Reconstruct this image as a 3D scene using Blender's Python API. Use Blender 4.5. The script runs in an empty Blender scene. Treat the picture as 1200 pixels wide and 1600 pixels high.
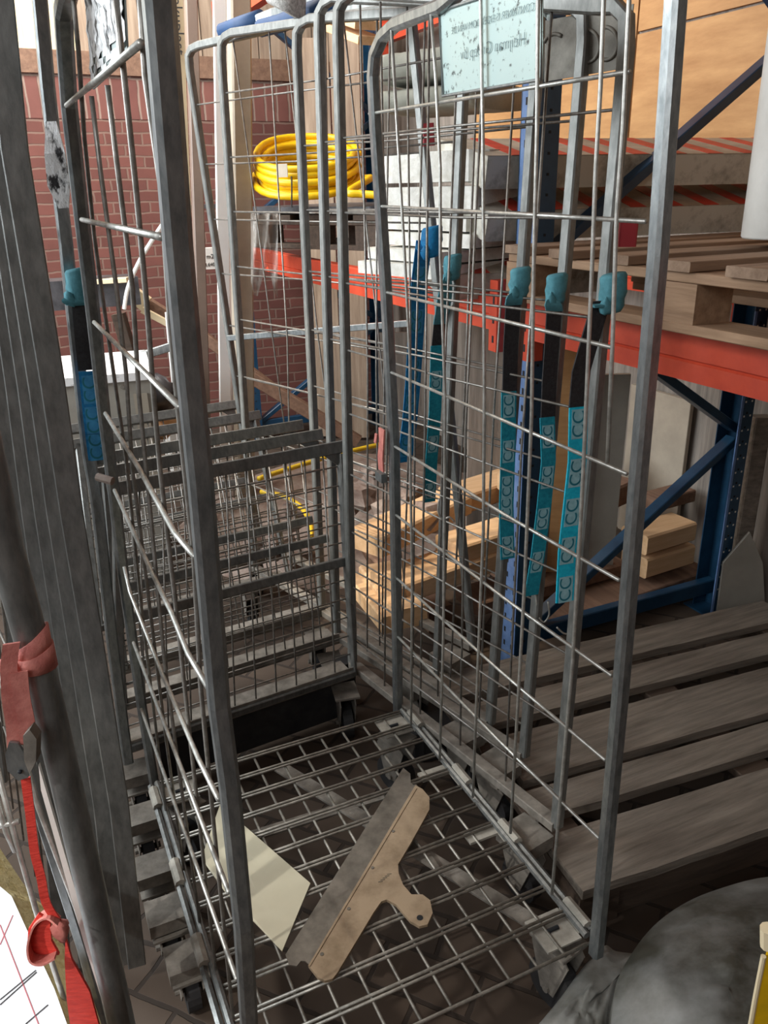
import bpy, math, random
from mathutils import Vector, Matrix, noise
random.seed(7)
V = Vector
C = bpy.context.scene.collection

# ------------------------------------------------------------------ camera
F, PITCH, ROLL, H = 1265.37, .3812, -.0203, 1.49        # focal length in pixels of the 1200x1600 frame
cam_d = bpy.data.cameras.new('camera'); cam = bpy.data.objects.new('camera', cam_d); C.objects.link(cam)
cam_d.sensor_fit = 'VERTICAL'; cam_d.sensor_height = 36; cam_d.lens = F / 1600 * 36
cam_d.clip_start = .02; cam_d.clip_end = 60
cam.location = (0, 0, H)
fwd = V((0, math.cos(PITCH), -math.sin(PITCH))); up0 = V((0, math.sin(PITCH), math.cos(PITCH))); rt0 = V((1, 0, 0))
cr, sr = math.cos(ROLL), math.sin(ROLL)
RT = rt0 * cr + up0 * sr; UP = up0 * cr - rt0 * sr
cam.matrix_world = Matrix(((RT.x, UP.x, -fwd.x, 0), (RT.y, UP.y, -fwd.y, 0), (RT.z, UP.z, -fwd.z, H), (0, 0, 0, 1)))
sc = bpy.context.scene; sc.camera = cam
sc.view_settings.view_transform = 'Standard'; sc.view_settings.look = 'None'
sc.view_settings.exposure = 0.28; sc.view_settings.gamma = 1; sc.view_settings.use_curve_mapping = False

# ------------------------------------------------------------------ light
w = bpy.data.worlds.new('world'); sc.world = w; w.use_nodes = True
wn = w.node_tree.nodes; bg = wn['Background']
bg.inputs[0].default_value = (.90, .95, 1.0, 1); bg.inputs[1].default_value = .9

def area(name, loc, tgt, sx, sy, power, col):
    l = bpy.data.lights.new(name, 'AREA'); l.shape = 'RECTANGLE'; l.size = sx; l.size_y = sy; l.energy = power; l.color = col
    o = bpy.data.objects.new(name, l); C.objects.link(o); o.location = loc
    o.rotation_euler = (V(tgt) - V(loc)).to_track_quat('-Z', 'Y').to_euler(); return o
area('assumed_gate_daylight', (-3.4, 1.6, 2.5), (.2, 2.4, .8), 2.4, 2.0, 200, (.90, .96, 1))  # stands for daylight assumed from an unseen gate on the left
area('assumed_roof_daylight', (-1.5, 3.6, 3.3), (-1.1, 5.2, 1.5), 2.2, 1.4, 150, (1, .96, .90))  # lamp added to brighten the back wall, assumed roof light without an opening

area('rear_fill', (-.9, -1.5, 2.3), (.4, 2.4, .7), 1.6, 1.2, 38, (.95, .98, 1))  # soft fill added behind the camera, no known window there
def sun_spot(name, loc, tgt, deg, power, col=(1, .86, .66)):
    l = bpy.data.lights.new(name, 'SPOT'); l.energy = power; l.spot_size = math.radians(deg); l.spot_blend = .25; l.color = col
    l.shadow_soft_size = .03
    o = bpy.data.objects.new(name, l); C.objects.link(o); o.location = loc
    o.rotation_euler = (V(tgt) - V(loc)).to_track_quat('-Z', 'Y').to_euler(); return o

sun_spot('assumed_sun_timbers', (-1.9, 1.9, 3.3), (-.02, 2.62, .30), 13, 300)  # spot lamp added for the assumed sun patch on the timbers, roof is closed
sun_spot('assumed_sun_board', (-1.6, -.3, 2.2), (-.47, .72, .60), 20, 110, (1, .97, .93))  # another added spot, assumed sun on the insulation board and red strap

# ------------------------------------------------------------------ geometry from the survey of the photograph
def ray(px, py):
    X = (px - 600) / F; Z = (800 - py) / F
    return fwd + RT * X + UP * Z
EYE = V((0, 0, H))
def onz(px, py, z): r = ray(px, py); return EYE + r * ((z - H) / r.z)
def ony(px, py, y): r = ray(px, py); return EYE + r * (y / r.y)
def onv(px, py, p0, yaw):
    n = V((math.cos(yaw), math.sin(yaw), 0)); r = ray(px, py); return EYE + r * (n.dot(V((p0[0], p0[1], 0))) / n.dot(r))
def onplane(px, py, p0, n): r = ray(px, py); return EYE + r * ((V(p0) - EYE).dot(n) / n.dot(r))
def dirs(yaw): return V((-math.sin(yaw), math.cos(yaw), 0)), V((math.cos(yaw), math.sin(yaw), 0))
YAW = .43
D, W = dirs(YAW)
Z3 = V((0, 0, 1))

# ------------------------------------------------------------------ materials
def mat(name, base, rough=.6, metal=0, var=.12, scale=8, bump=.0, col2=None, stretch=(1, 1, 1), alpha=1, spec=.5, contrast=(.35, .65), trans=0):
    m = bpy.data.materials.new(name); m.use_nodes = True; n = m.node_tree.nodes; L = m.node_tree.links
    b = n['Principled BSDF']; b.inputs['Roughness'].default_value = rough; b.inputs['Metallic'].default_value = metal
    b.inputs['Specular IOR Level'].default_value = spec
    if alpha < 1: b.inputs['Alpha'].default_value = alpha
    if trans: b.inputs['Transmission Weight'].default_value = trans
    tc = n.new('ShaderNodeTexCoord'); mp = n.new('ShaderNodeMapping'); mp.inputs['Scale'].default_value = stretch
    L.new(tc.outputs['Object'], mp.inputs[0])
    nz = n.new('ShaderNodeTexNoise'); nz.inputs['Scale'].default_value = scale; nz.inputs['Detail'].default_value = 6; nz.inputs['Roughness'].default_value = .65
    L.new(mp.outputs[0], nz.inputs[0])
    cp = n.new('ShaderNodeValToRGB'); cp.color_ramp.elements[0].position = contrast[0]; cp.color_ramp.elements[1].position = contrast[1]
    if col2 is None: lo = [max(0, c * (1 - var)) for c in base]; hi = [min(1, c * (1 + var)) for c in base]
    else: lo, hi = base, col2
    cp.color_ramp.elements[0].color = (*lo, 1); cp.color_ramp.elements[1].color = (*hi, 1)
    L.new(nz.outputs[0], cp.inputs[0]); L.new(cp.outputs[0], b.inputs['Base Color'])
    if bump:
        bp = n.new('ShaderNodeBump'); bp.inputs['Strength'].default_value = bump; bp.inputs['Distance'].default_value = .01
        L.new(nz.outputs[0], bp.inputs['Height']); L.new(bp.outputs[0], b.inputs['Normal'])
    return m
M = {}
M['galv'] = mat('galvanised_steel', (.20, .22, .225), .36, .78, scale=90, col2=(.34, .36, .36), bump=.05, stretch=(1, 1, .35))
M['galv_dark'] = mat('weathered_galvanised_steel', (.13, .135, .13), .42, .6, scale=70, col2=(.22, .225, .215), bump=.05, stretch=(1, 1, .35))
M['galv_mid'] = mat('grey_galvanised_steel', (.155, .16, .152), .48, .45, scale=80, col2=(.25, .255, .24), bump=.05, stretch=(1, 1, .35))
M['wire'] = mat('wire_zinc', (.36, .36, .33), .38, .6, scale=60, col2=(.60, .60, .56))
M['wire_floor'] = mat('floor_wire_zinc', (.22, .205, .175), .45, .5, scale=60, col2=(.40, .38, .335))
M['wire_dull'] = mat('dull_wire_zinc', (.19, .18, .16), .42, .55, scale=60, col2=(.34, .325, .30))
M['dusty'] = mat('dusty_sheet_steel', (.14, .125, .105), .75, .2, scale=25, col2=(.27, .245, .21), bump=.15)
M['black'] = mat('black_rubber', (.015, .015, .017), .7, scale=20, col2=(.035, .034, .034))
M['plate'] = mat('pale_speckled_plate', (.06, .08, .08), .4, .2, scale=75, col2=(.47, .60, .58), contrast=(.33, .42))
M['engrave'] = mat('engraved_grey', (.13, .20, .21), .5, .2)
M['ccplate'] = mat('dusty_embossed_plate', (.13, .12, .10), .65, .3, scale=14, col2=(.26, .245, .21), bump=.2)
M['foil'] = mat('peeling_foil', (.02, .02, .022), .35, .1, scale=40, col2=(.85, .87, .88), contrast=(.42, .50), bump=.5, stretch=(1, 1, .5))
M['foil_grey'] = mat('scraped_zinc', (.38, .44, .43), .4, .3, scale=20, var=.25, bump=.3)
M['teal'] = mat('teal_strap', (.0, .20, .29), .7, scale=120, col2=(.01, .33, .43), bump=.2)
M['teal_bright'] = mat('bright_teal_strap', (.0, .42, .62), .65, scale=120, col2=(.01, .58, .78), bump=.2)
M['patch_blue'] = mat('faded_blue_patch', (.03, .22, .45), .7, scale=80, col2=(.05, .30, .55))
M['plate_dusty'] = mat('dusty_zinc_plate', (.26, .245, .21), .65, .2, scale=30, col2=(.40, .38, .33))
M['blue_strap'] = mat('blue_strap', (.0, .13, .33), .7, scale=120, col2=(.0, .22, .48), bump=.2)
M['teal_knot'] = mat('faded_teal_strap', (.05, .19, .23), .8, scale=50, col2=(.09, .30, .36), bump=.3)
M['elastic'] = mat('black_elastic', (.012, .012, .014), .75, scale=150, col2=(.03, .03, .033), bump=.2)
M['patch'] = mat('pale_teal_patch', (.22, .46, .52), .7, scale=80, col2=(.34, .60, .66))
M['patch_ink'] = mat('teal_letter', (.01, .17, .23), .7)
M['red_strap'] = mat('red_strap', (.55, .03, .02), .7, scale=60, col2=(.75, .06, .04), bump=.3, stretch=(1, 1, 4))
M['red_faded'] = mat('faded_red_strap', (.42, .12, .10), .8, scale=40, col2=(.60, .22, .18), bump=.3)
M['red_tape'] = mat('red_tape', (.38, .03, .04), .6)
M['orange'] = mat('orange_beam', (.46, .048, .022), .42, scale=9, col2=(.60, .075, .032), bump=.04)
M['blue'] = mat('blue_rack', (.008, .036, .078), .35, scale=12, col2=(.014, .060, .120), bump=.04)
M['blue_lit'] = mat('daylit_blue_rack', (.10, .19, .40), .5, scale=25, col2=(.17, .28, .52))  # rack blue made lighter, daylight painted into the colour
M['blue_foam'] = mat('blue_foam', (.015, .055, .15), .6, scale=20, col2=(.025, .08, .20))
M['hole'] = mat('slot_dark', (.01, .012, .015), .8)
M['styro'] = mat('white_polystyrene', (.62, .60, .53), .9, scale=30, col2=(.82, .81, .76), bump=.5)
M['styro_dirty'] = mat('dirty_polystyrene', (.22, .20, .16), .9, scale=11, col2=(.60, .58, .51), contrast=(.28, .50), bump=.5)
M['stripe_w'] = mat('cream_board_facing', (.40, .35, .28), .6, scale=15, var=.2)
M['stripe_r'] = mat('red_board_stripe', (.52, .05, .03), .55, scale=15, var=.2)
M['yellow'] = mat('yellow_hose', (.80, .50, .005), .38, scale=20, var=.12)
M['yellow_dull'] = mat('yellow_hose_dull', (.70, .46, .02), .5, scale=20, var=.2)
M['cream'] = mat('cream_card', (.50, .47, .34), .55, scale=4, col2=(.57, .53, .39))
M['knife_blade'] = mat('stained_steel_blade', (.095, .085, .07), .45, .5, scale=14, col2=(.21, .19, .16))
M['knife_body'] = mat('tan_metal_handle', (.21, .15, .09), .5, .3, scale=16, col2=(.37, .28, .185), contrast=(.3, .6))
M['tarp'] = mat('grey_rubber_sheet', (.045, .044, .034), .45, scale=4.5, col2=(.24, .245, .235), bump=.08, contrast=(.36, .66))
M['white_pl'] = mat('white_plastic', (.62, .61, .57), .45, scale=5, col2=(.76, .75, .71))
M['white_glow'] = mat('bright_white_plastic', (.88, .88, .86), .35, var=.03)
M['ink'] = mat('black_print', (.03, .03, .03), .7)
M['beige'] = mat('beige_board', (.38, .33, .26), .7, scale=6, var=.12)
M['cream_plank'] = mat('cream_plank', (.68, .57, .37), .6, scale=6, var=.06)
M['brown_profile'] = mat('brown_profile', (.20, .15, .125), .5, var=.1)
M['pir'] = mat('yellow_insulation_foam', (.72, .58, .24), .9, scale=60, col2=(.92, .80, .44), bump=.8)
M['facing'] = mat('white_foil_facing', (.72, .74, .78), .4, scale=6, var=.08, bump=.1)
M['redline'] = mat('red_print', (.45, .12, .14), .6)
M['rubble'] = mat('broken_masonry', (.18, .12, .095), .9, scale=12, col2=(.36, .30, .26), bump=.6)
M['grey_cab'] = mat('grey_cabinet', (.30, .28, .24), .6, scale=6, var=.12)
M['marble'] = mat('speckled_white_top', (.45, .44, .42), .6, scale=30, col2=(.86, .86, .85), contrast=(.35, .45))
M['tarp_olive'] = mat('grey_green_canvas', (.20, .205, .17), .8, scale=5, col2=(.33, .335, .29), bump=.2)
M['net'] = mat('white_woven_net', (.42, .41, .38), .85, scale=140, col2=(.78, .77, .74), bump=.8)
M['film'] = mat('clear_dusty_film', (.42, .39, .35), .25, scale=8, var=.2, alpha=.38, bump=.4)
M['bag'] = mat('black_bag', (.03, .03, .035), .4, scale=12, col2=(.09, .09, .10), bump=.4)

def wood(name, a, b, scale=6, ax=0, rough=.75, bump=.25):
    """grain stretched along the local axis ax of the object"""
    st = [9, 9, 9]; st[ax] = .9
    return mat(name, a, rough, scale=scale, col2=b, stretch=tuple(st), bump=bump, contrast=(.3, .7))
def wood_dir(name, a, b, direction, scale=4, bump=.25, rough=.75):
    m = mat(name, a, rough, scale=scale, col2=b, stretch=(1, 1, 1), bump=bump, contrast=(.3, .7))
    n = m.node_tree.nodes; mp = n['Mapping']
    d = V(direction); yaw = math.atan2(d.y, d.x)
    mp.vector_type = 'TEXTURE'                       # inverse mapping: rotate then scale
    mp.inputs['Rotation'].default_value = (0, 0, yaw); mp.inputs['Scale'].default_value = (1.2, .10, .10)
    return m
M['wood_d'] = wood_dir('pine_along', (.22, .13, .075), (.42, .27, .165), D)
M['wood_w'] = wood_dir('pine_across', (.20, .125, .08), (.36, .245, .165), W)
M['wood_light_w'] = wood_dir('fresh_timber_across', (.56, .34, .17), (.74, .50, .29), W, bump=.15)
M['wood_light_d'] = wood_dir('fresh_timber_along', (.56, .34, .17), (.74, .50, .29), D, bump=.15)
M['wood_brown'] = wood_dir('brown_timber', (.13, .07, .045), (.24, .14, .09), D)
M['wood_dark'] = wood_dir('dark_pallet_wood', (.045, .03, .022), (.11, .075, .052), W)
M['wood_dust'] = wood_dir('dusty_grey_board', (.125, .105, .084), (.29, .25, .205), W, scale=5, bump=.5)
M['wood_v'] = mat('upright_boards', (.24, .17, .12), .8, scale=3, col2=(.40, .31, .23), stretch=(12, 12, .8), bump=.2)
M['wood_v_light'] = mat('pale_upright_boards', (.55, .43, .25), .8, scale=3, col2=(.80, .68, .46), stretch=(12, 12, .8), bump=.2)
M['wood_grey_v'] = mat('grey_upright_boards', (.17, .15, .13), .8, scale=3, col2=(.33, .29, .25), stretch=(12, 12, .8), bump=.3)
M['ply'] = mat('plywood', (.36, .17, .06), .65, scale=2.6, col2=(.64, .37, .16), stretch=(1, 1, 5), bump=.05, contrast=(.25, .75))

def brick(name, c1, c2, mortar, rot, bw=.21, bh=.062, ms=.011):
    m = bpy.data.materials.new(name); m.use_nodes = True; n = m.node_tree.nodes; L = m.node_tree.links; b = n['Principled BSDF']
    tc = n.new('ShaderNodeTexCoord'); mp = n.new('ShaderNodeMapping'); mp.inputs['Rotation'].default_value = rot
    br = n.new('ShaderNodeTexBrick'); br.inputs['Scale'].default_value = 1; br.inputs['Brick Width'].default_value = bw; br.inputs['Row Height'].default_value = bh
    br.inputs['Mortar Size'].default_value = ms; br.inputs['Mortar Smooth'].default_value = .3; br.inputs['Bias'].default_value = -.1
    br.inputs['Color1'].default_value = (*c1, 1); br.inputs['Color2'].default_value = (*c2, 1); br.inputs['Mortar'].default_value = (*mortar, 1)
    L.new(tc.outputs['Object'], mp.inputs[0])
    nz = n.new('ShaderNodeTexNoise'); nz.inputs['Scale'].default_value = 9; nz.inputs['Detail'].default_value = 5; L.new(tc.outputs['Object'], nz.inputs[0])
    vm = n.new('ShaderNodeVectorMath'); vm.operation = 'SCALE'; vm.inputs['Scale'].default_value = .02
    va = n.new('ShaderNodeVectorMath'); va.operation = 'ADD'
    L.new(nz.outputs[1], vm.inputs[0]); L.new(mp.outputs[0], va.inputs[0]); L.new(vm.outputs[0], va.inputs[1]); L.new(va.outputs[0], br.inputs[0])
    mx = n.new('ShaderNodeMixRGB'); mx.blend_type = 'MULTIPLY'; mx.inputs[0].default_value = .55
    cr_ = n.new('ShaderNodeValToRGB'); cr_.color_ramp.elements[0].color = (.45, .45, .45, 1); cr_.color_ramp.elements[1].color = (1.3, 1.3, 1.3, 1)
    L.new(nz.outputs[0], cr_.inputs[0]); L.new(br.outputs[0], mx.inputs[1]); L.new(cr_.outputs[0], mx.inputs[2]); L.new(mx.outputs[0], b.inputs['Base Color'])
    bp = n.new('ShaderNodeBump'); bp.inputs['Strength'].default_value = .5; bp.inputs['Distance'].default_value = .01; bp.invert = True
    L.new(br.outputs[1], bp.inputs['Height']); L.new(bp.outputs[0], b.inputs['Normal']); b.inputs['Roughness'].default_value = .85
    return m
M['brick'] = brick('red_brickwork', (.125, .043, .034), (.17, .060, .047), (.19, .115, .09), (math.pi / 2, 0, 0), ms=.006)
M['brick_top'] = brick('red_brickwork_upright_course', (.15, .055, .045), (.20, .078, .062), (.27, .19, .155), (math.pi / 2, 0, 0), bw=.075, bh=.26, ms=.007)
M['paver'] = brick('brown_floor_pavers', (.062, .042, .029), (.085, .058, .040), (.034, .023, .016), (0, 0, YAW), bw=.21, bh=.105, ms=.006)

# ------------------------------------------------------------------ mesh builder
class MB:
    def __init__(s): s.v = []; s.f = []; s.smooth = False
    def add(s, vs, fs):
        o = len(s.v); s.v += [V(p) for p in vs]; s.f += [tuple(i + o for i in f) for f in fs]; return s
    def tube(s, path, r, n=8, cap=True, sq=False, kb=.72, hint=None, closed=False):
        """sweep a round (or square) section along a path"""
        P = [V(p) for p in path]; N = len(P); rings = []
        prev = None
        for i in range(N):
            a = P[i - 1] if i else (P[-1] if closed else P[0]); b = P[(i + 1) % N] if (i < N - 1 or closed) else P[i]
            t = (b - a).normalized()
            if prev is None:
                h = V(hint) if hint is not None else (V((0, 0, 1)) if abs(t.z) < .9 else V((1, 0, 0)))
                u = (h - t * h.dot(t)).normalized()
            else: u = (prev - t * prev.dot(t)).normalized()
            prev = u; v = t.cross(u); ri = r[i] if isinstance(r, (list, tuple)) else r
            if sq:
                k = kb; ring = []
                for (x, y) in ((1, k), (k, 1), (-k, 1), (-1, k), (-1, -k), (-k, -1), (k, -1), (1, -k)): ring.append(P[i] + u * x * ri + v * y * ri)
            else: ring = [P[i] + (u * math.cos(2 * math.pi * j / n) + v * math.sin(2 * math.pi * j / n)) * ri for j in range(n)]
            rings.append(ring)
        m = len(rings[0]); vs = [p for r_ in rings for p in r_]; fs = []
        for i in range(N if closed else N - 1):
            i2 = (i + 1) % N
            for j in range(m): fs.append((i * m + j, i * m + (j + 1) % m, i2 * m + (j + 1) % m, i2 * m + j))
        if cap and not closed: fs.append(tuple(range(m))[::-1]); fs.append(tuple((N - 1) * m + j for j in range(m)))
        return s.add(vs, fs)
    def beam(s, p, q, a, b, side=None, bev=.0):
        """rectangular bar from p to q; a = width along side, b = other size"""
        p = V(p); q = V(q); t = (q - p).normalized()
        sd = V(side) if side is not None else (Z3.cross(t) if abs(t.z) < .95 else V((1, 0, 0)))
        u = (sd - t * sd.dot(t)).normalized(); v = t.cross(u); a /= 2; b /= 2
        c = min(a, b) * .18 if bev == 0 else bev
        pr = [(a, b - c), (a - c, b), (-a + c, b), (-a, b - c), (-a, -b + c), (-a + c, -b), (a - c, -b), (a, -b + c)]
        vs = [p + u * x + v * y for x, y in pr] + [q + u * x + v * y for x, y in pr]
        fs = [(i, (i + 1) % 8, 8 + (i + 1) % 8, 8 + i) for i in range(8)] + [tuple(range(8))[::-1], tuple(range(8, 16))]
        return s.add(vs, fs)
    def hexa(s, p):
        return s.add(p, [(0, 3, 2, 1), (4, 5, 6, 7), (0, 1, 5, 4), (1, 2, 6, 5), (2, 3, 7, 6), (3, 0, 4, 7)])
    def box(s, c, u, v, n, a, b, h):
        """box with base centre c, full sizes a,b along u,v and height h along n"""
        c = V(c); u = V(u) * a / 2; v = V(v) * b / 2; n = V(n) * h
        return s.hexa([c - u - v, c + u - v, c + u + v, c - u + v, c - u - v + n, c + u - v + n, c + u + v + n, c - u + v + n])
    def prism(s, poly, off):
        poly = [V(p) for p in poly]; off = V(off); n = len(poly)
        return s.add(poly + [p + off for p in poly], [tuple(range(n))[::-1], tuple(range(n, 2 * n))] + [(i, (i + 1) % n, n + (i + 1) % n, n + i) for i in range(n)])
    def ribbon(s, path, wd, th, nrm=None, widths=None):
        """flat strap following path, wd = width vector"""
        P = [V(p) for p in path]; N = len(P); vs = []
        for i in range(N):
            t = (P[min(i + 1, N - 1)] - P[max(i - 1, 0)]).normalized(); k = widths[i] if widths else 1
            w_ = wd[i] if isinstance(wd, list) else V(wd)
            n_ = t.cross(w_).normalized() * th / 2; ww = w_ * k / 2
            vs += [P[i] - ww - n_, P[i] + ww - n_, P[i] + ww + n_, P[i] - ww + n_]
        fs = [(0, 1, 2, 3), tuple(4 * (N - 1) + j for j in (3, 2, 1, 0))]
        for i in range(N - 1):
            for j in range(4): fs.append((4 * i + j, 4 * i + 4 + j, 4 * i + 4 + (j + 1) % 4, 4 * i + (j + 1) % 4))
        return s.add(vs, fs)
    def ball(s, c, rx, ry, rz, n=12, m=8, jit=0, rotz=0, seed=0):
        c = V(c); vs = []; fs = []
        cz, sz = math.cos(rotz), math.sin(rotz)
        for i in range(m + 1):
            th = math.pi * i / m
            for j in range(n):
                ph = 2 * math.pi * j / n; d = V((math.sin(th) * math.cos(ph), math.sin(th) * math.sin(ph), math.cos(th)))
                k = 1 + (jit * noise.noise(d * 1.7 + V((seed * 3.1, seed, 0))) if jit else 0)
                x, y, z = d.x * rx * k, d.y * ry * k, d.z * rz * k
                vs.append(c + V((x * cz - y * sz, x * sz + y * cz, z)))
        for i in range(m):
            for j in range(n): fs.append((i * n + j, (i + 1) * n + j, (i + 1) * n + (j + 1) % n, i * n + (j + 1) % n))
        return s.add(vs, fs)
    def build(s, name, material, parent=None, base=None, smooth=False):
        root = parent
        while root is not None and root.parent is not None: root = root.parent
        if parent is not None: off = root.location.copy()
        elif base is not None: off = V(base)
        else:
            xs = [p.x for p in s.v]; ys = [p.y for p in s.v]; off = V(((min(xs) + max(xs)) / 2, (min(ys) + max(ys)) / 2, min(p.z for p in s.v)))
        me = bpy.data.meshes.new(name); me.from_pydata([p - off for p in s.v], [], s.f); me.update()
        import bmesh
        bm = bmesh.new(); bm.from_mesh(me); bmesh.ops.recalc_face_normals(bm, faces=bm.faces); bm.to_mesh(me); bm.free()
        if smooth:
            for p in me.polygons: p.use_smooth = True
        me.materials.append(material if not isinstance(material, str) else M[material])
        o = bpy.data.objects.new(name, me); C.objects.link(o)
        if parent is not None: o.parent = parent
        else: o.location = off
        return o
def tag(o, label=None, cat=None, group=None, kind=None):
    if label: o['label'] = label
    if cat: o['category'] = cat
    if group: o['group'] = group
    if kind: o['kind'] = kind
    return o
def empty(name, loc, label, cat, group=None):
    o = bpy.data.objects.new(name, None); C.objects.link(o); o.location = V(loc); o.empty_display_size = .1
    return tag(o, label, cat, group)
def struct(o): o['kind'] = 'structure'; return o
def text_mesh(name, body, origin, ux, uy, size, material, parent, depth=.0006, thin=0, mirror=False, align='CENTER'):
    """lettering laid on the plane spanned by ux (reading direction) and uy (up)"""
    cu = bpy.data.curves.new(name, 'FONT'); cu.body = body; cu.size = size; cu.align_x = align; cu.align_y = 'CENTER'; cu.extrude = depth; cu.offset = thin
    t = bpy.data.objects.new(name, cu); C.objects.link(t)
    dg = bpy.context.evaluated_depsgraph_get(); me = bpy.data.meshes.new_from_object(t.evaluated_get(dg))
    bpy.data.objects.remove(t, do_unlink=True)
    root = parent
    while root.parent is not None: root = root.parent
    ux = V(ux).normalized(); uy = V(uy).normalized(); n = ux.cross(uy); o0 = V(origin) - root.location
    for v in me.vertices:
        x, y, z = v.co; v.co = o0 + ux * (-x if mirror else x) + uy * y + n * z
    me.materials.clear(); me.materials.append(M[material])
    o = bpy.data.objects.new(name, me); C.objects.link(o); o.parent = parent
    return o

# ================================================================== THE SETTING
# floor
fl = MB(); fl.add([(-9, -2, 0), (9, -2, 0), (9, 11, 0), (-9, 11, 0)], [(0, 1, 2, 3)])
struct(fl.build('floor', 'paver', base=(0, 0, 0)))
UB = onz(1105, 950, 0)                            # foot of the rear upright of the near rack frame
FU = UB - W * .86                                  # foot of its front upright
m_ = MB(); m_.hexa([(-9, -2, 3.4), (9, -2, 3.4), (9, 11, 3.4), (-9, 11, 3.4), (-9, -2, 3.5), (9, -2, 3.5), (9, 11, 3.5), (-9, 11, 3.5)])
struct(m_.build('ceiling', 'wood_brown', base=(0, 0, 3.4)))  # unseen roof, added to keep world light from falling in above
m_ = MB(); m_.hexa([(-9, -1.7, 0), (9, -1.7, 0), (9, -1.6, 0), (-9, -1.6, 0), (-9, -1.7, 3.4), (9, -1.7, 3.4), (9, -1.6, 3.4), (-9, -1.6, 3.4)])
struct(m_.build('wall_front', 'wood_brown', base=(0, -1.6, 0)))  # unseen wall behind the camera, added to cut world light from there
# right wall, parallel to the rack: timber panelling below, plywood above
RW = UB + W * .22
def rw(s, z, o=0): return RW + D * s + W * o + Z3 * z
wr = MB(); wr.hexa([rw(-4, 0), rw(5, 0), rw(5, 0, .1), rw(-4, 0, .1), rw(-4, 3.4), rw(5, 3.4), rw(5, 3.4, .1), rw(-4, 3.4, .1)])
struct(wr.build('wall_right', 'wood_grey_v', base=rw(0, 0)))
s0 = -1.6
for i, (a, b, z0, z1) in enumerate(((-1.6, -.35, 1.40, 3.2), (-.34, .9, 1.40, 2.02), (-.34, .9, 2.03, 3.2), (.91, 2.1, 1.4, 3.2))):
    p = MB(); p.hexa([rw(a, z0, -.015), rw(b, z0, -.015), rw(b, z0, -.001), rw(a, z0, -.001), rw(a, z1, -.015), rw(b, z1, -.015), rw(b, z1, -.001), rw(a, z1, -.001)])
    tag(p.build('plywood_panel', 'ply'), ['orange plywood sheet on the right wall nearest the camera', 'lower orange plywood sheet on the right wall behind the striped slabs', 'upper orange plywood sheet on the right wall under the roof', 'orange plywood sheet on the right wall farthest from the camera'][i], 'plywood', 'plywood sheets on the right wall')
# back wall, brick, square to the rack
BW = FU + D * 3.35
def bw(s, z, o=0): return BW + W * s + D * o + Z3 * z
def slab(fn, a, b, z0, z1, o0, o1):
    m = MB(); m.hexa([fn(a, z0, o0), fn(b, z0, o0), fn(b, z0, o1), fn(a, z0, o1), fn(a, z1, o0), fn(b, z1, o0), fn(b, z1, o1), fn(a, z1, o1)]); return m
def wallobj(m, name, material):                    # turned so that the brick pattern lies in the wall plane
    o = m.build(name, material, base=bw(0, 0)); me = o.data
    for v in me.vertices:
        x, y, z = v.co; v.co = (x * math.cos(YAW) + y * math.sin(YAW), -x * math.sin(YAW) + y * math.cos(YAW), z)
    o.rotation_euler = (0, 0, YAW); return o
zp0 = onplane(160, 118, BW, D).z; zp1 = onplane(160, 82, BW, D).z; zc0 = onplane(160, 186, BW, D).z
struct(wallobj(slab(bw, -5, 1.5, 0, zp0, 0, .2), 'wall_back', 'brick'))
struct(wallobj(slab(bw, -5, 1.5, zc0, zp0, -.004, 0), 'trim_1', 'brick_top'))
struct(wallobj(slab(bw, -5, 1.5, zp0, zp1, -.03, .2), 'trim_2', 'wood_brown'))
for i in range(32):
    a = -3.6 + i * .17
    m = slab(bw, a, a + .163, zp1, 3.4, -.01 - (i % 3) * .004, .02)
    o = m.build('trim_%d' % (i + 3), 'wood_v_light' if a < -.75 else 'wood_v'); struct(o)

# ================================================================== ROLL CAGE IN FRONT
FR = V((.359, 1.095, 0)); d0, w0 = dirs(.428)
RRc = FR + d0 * .776; FLc = FR - w0 * .641; RLc = RRc - w0 * .641
ZB = .20
cage = empty('roll_cage', (FR.x, FR.y, 0), 'empty open galvanised roll cage in front, standing open on its wire floor', 'roll cage')
nR = (RRc - FR); yR = .428
def pr(px, py): return onv(px, py, FR, .428)
def pl(px, py): return onv(px, py, FLc, .428)
def smooth_path(pts, k=6):
    """Catmull-Rom through the points"""
    P = [V(p) for p in pts]; out = []
    for i in range(len(P) - 1):
        a = P[max(i - 1, 0)]; b = P[i]; c = P[i + 1]; d = P[min(i + 2, len(P) - 1)]
        for j in range(k):
            t = j / k; out.append(.5 * ((2 * b) + (c - a) * t + (2 * a - 5 * b + 4 * c - d) * t * t + (3 * b - a - 3 * c + d) * t ** 3))
    out.append(P[-1]); return out
# right side panel
rear = [pr(*p) for p in ((622, 1112), (619, 900), (616, 700), (603, 450), (587, 200), (583, 120))]
bend = [pr(*p) for p in ((586, 85), (598, 57), (618, 38), (645, 27))]
topb = [pr(690, 10)]
fp = [pr(*p) for p in ((1056, 0), (1042, 200), (1028, 400), (1012, 580), (997, 750), (982, 930), (968, 1100), (950, 1290), (934, 1460), (931, 1490))]
top_front = fp[0] + (fp[0] - fp[1]).normalized() * .16
tb = topb[0] + (topb[0] - bend[-1]).normalized() * .0
mid = [tb.lerp(V((top_front.x, top_front.y, tb.z + .10)), t) for t in (.5, .93)]
m = MB(); m.tube(rear + bend + topb + [mid[0], mid[1], top_front] + fp, .0118, sq=True, kb=.58, hint=w0)
sideR = m.build('side_panel', 'galv', cage)
def wires(parent, fn, lines, r, material='wire', off=0):
    for pts in lines:
        m = MB(); m.tube([fn(*p) + w0 * off for p in pts], r, 7); m.build('wire', material, parent, smooth=True)
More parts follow.
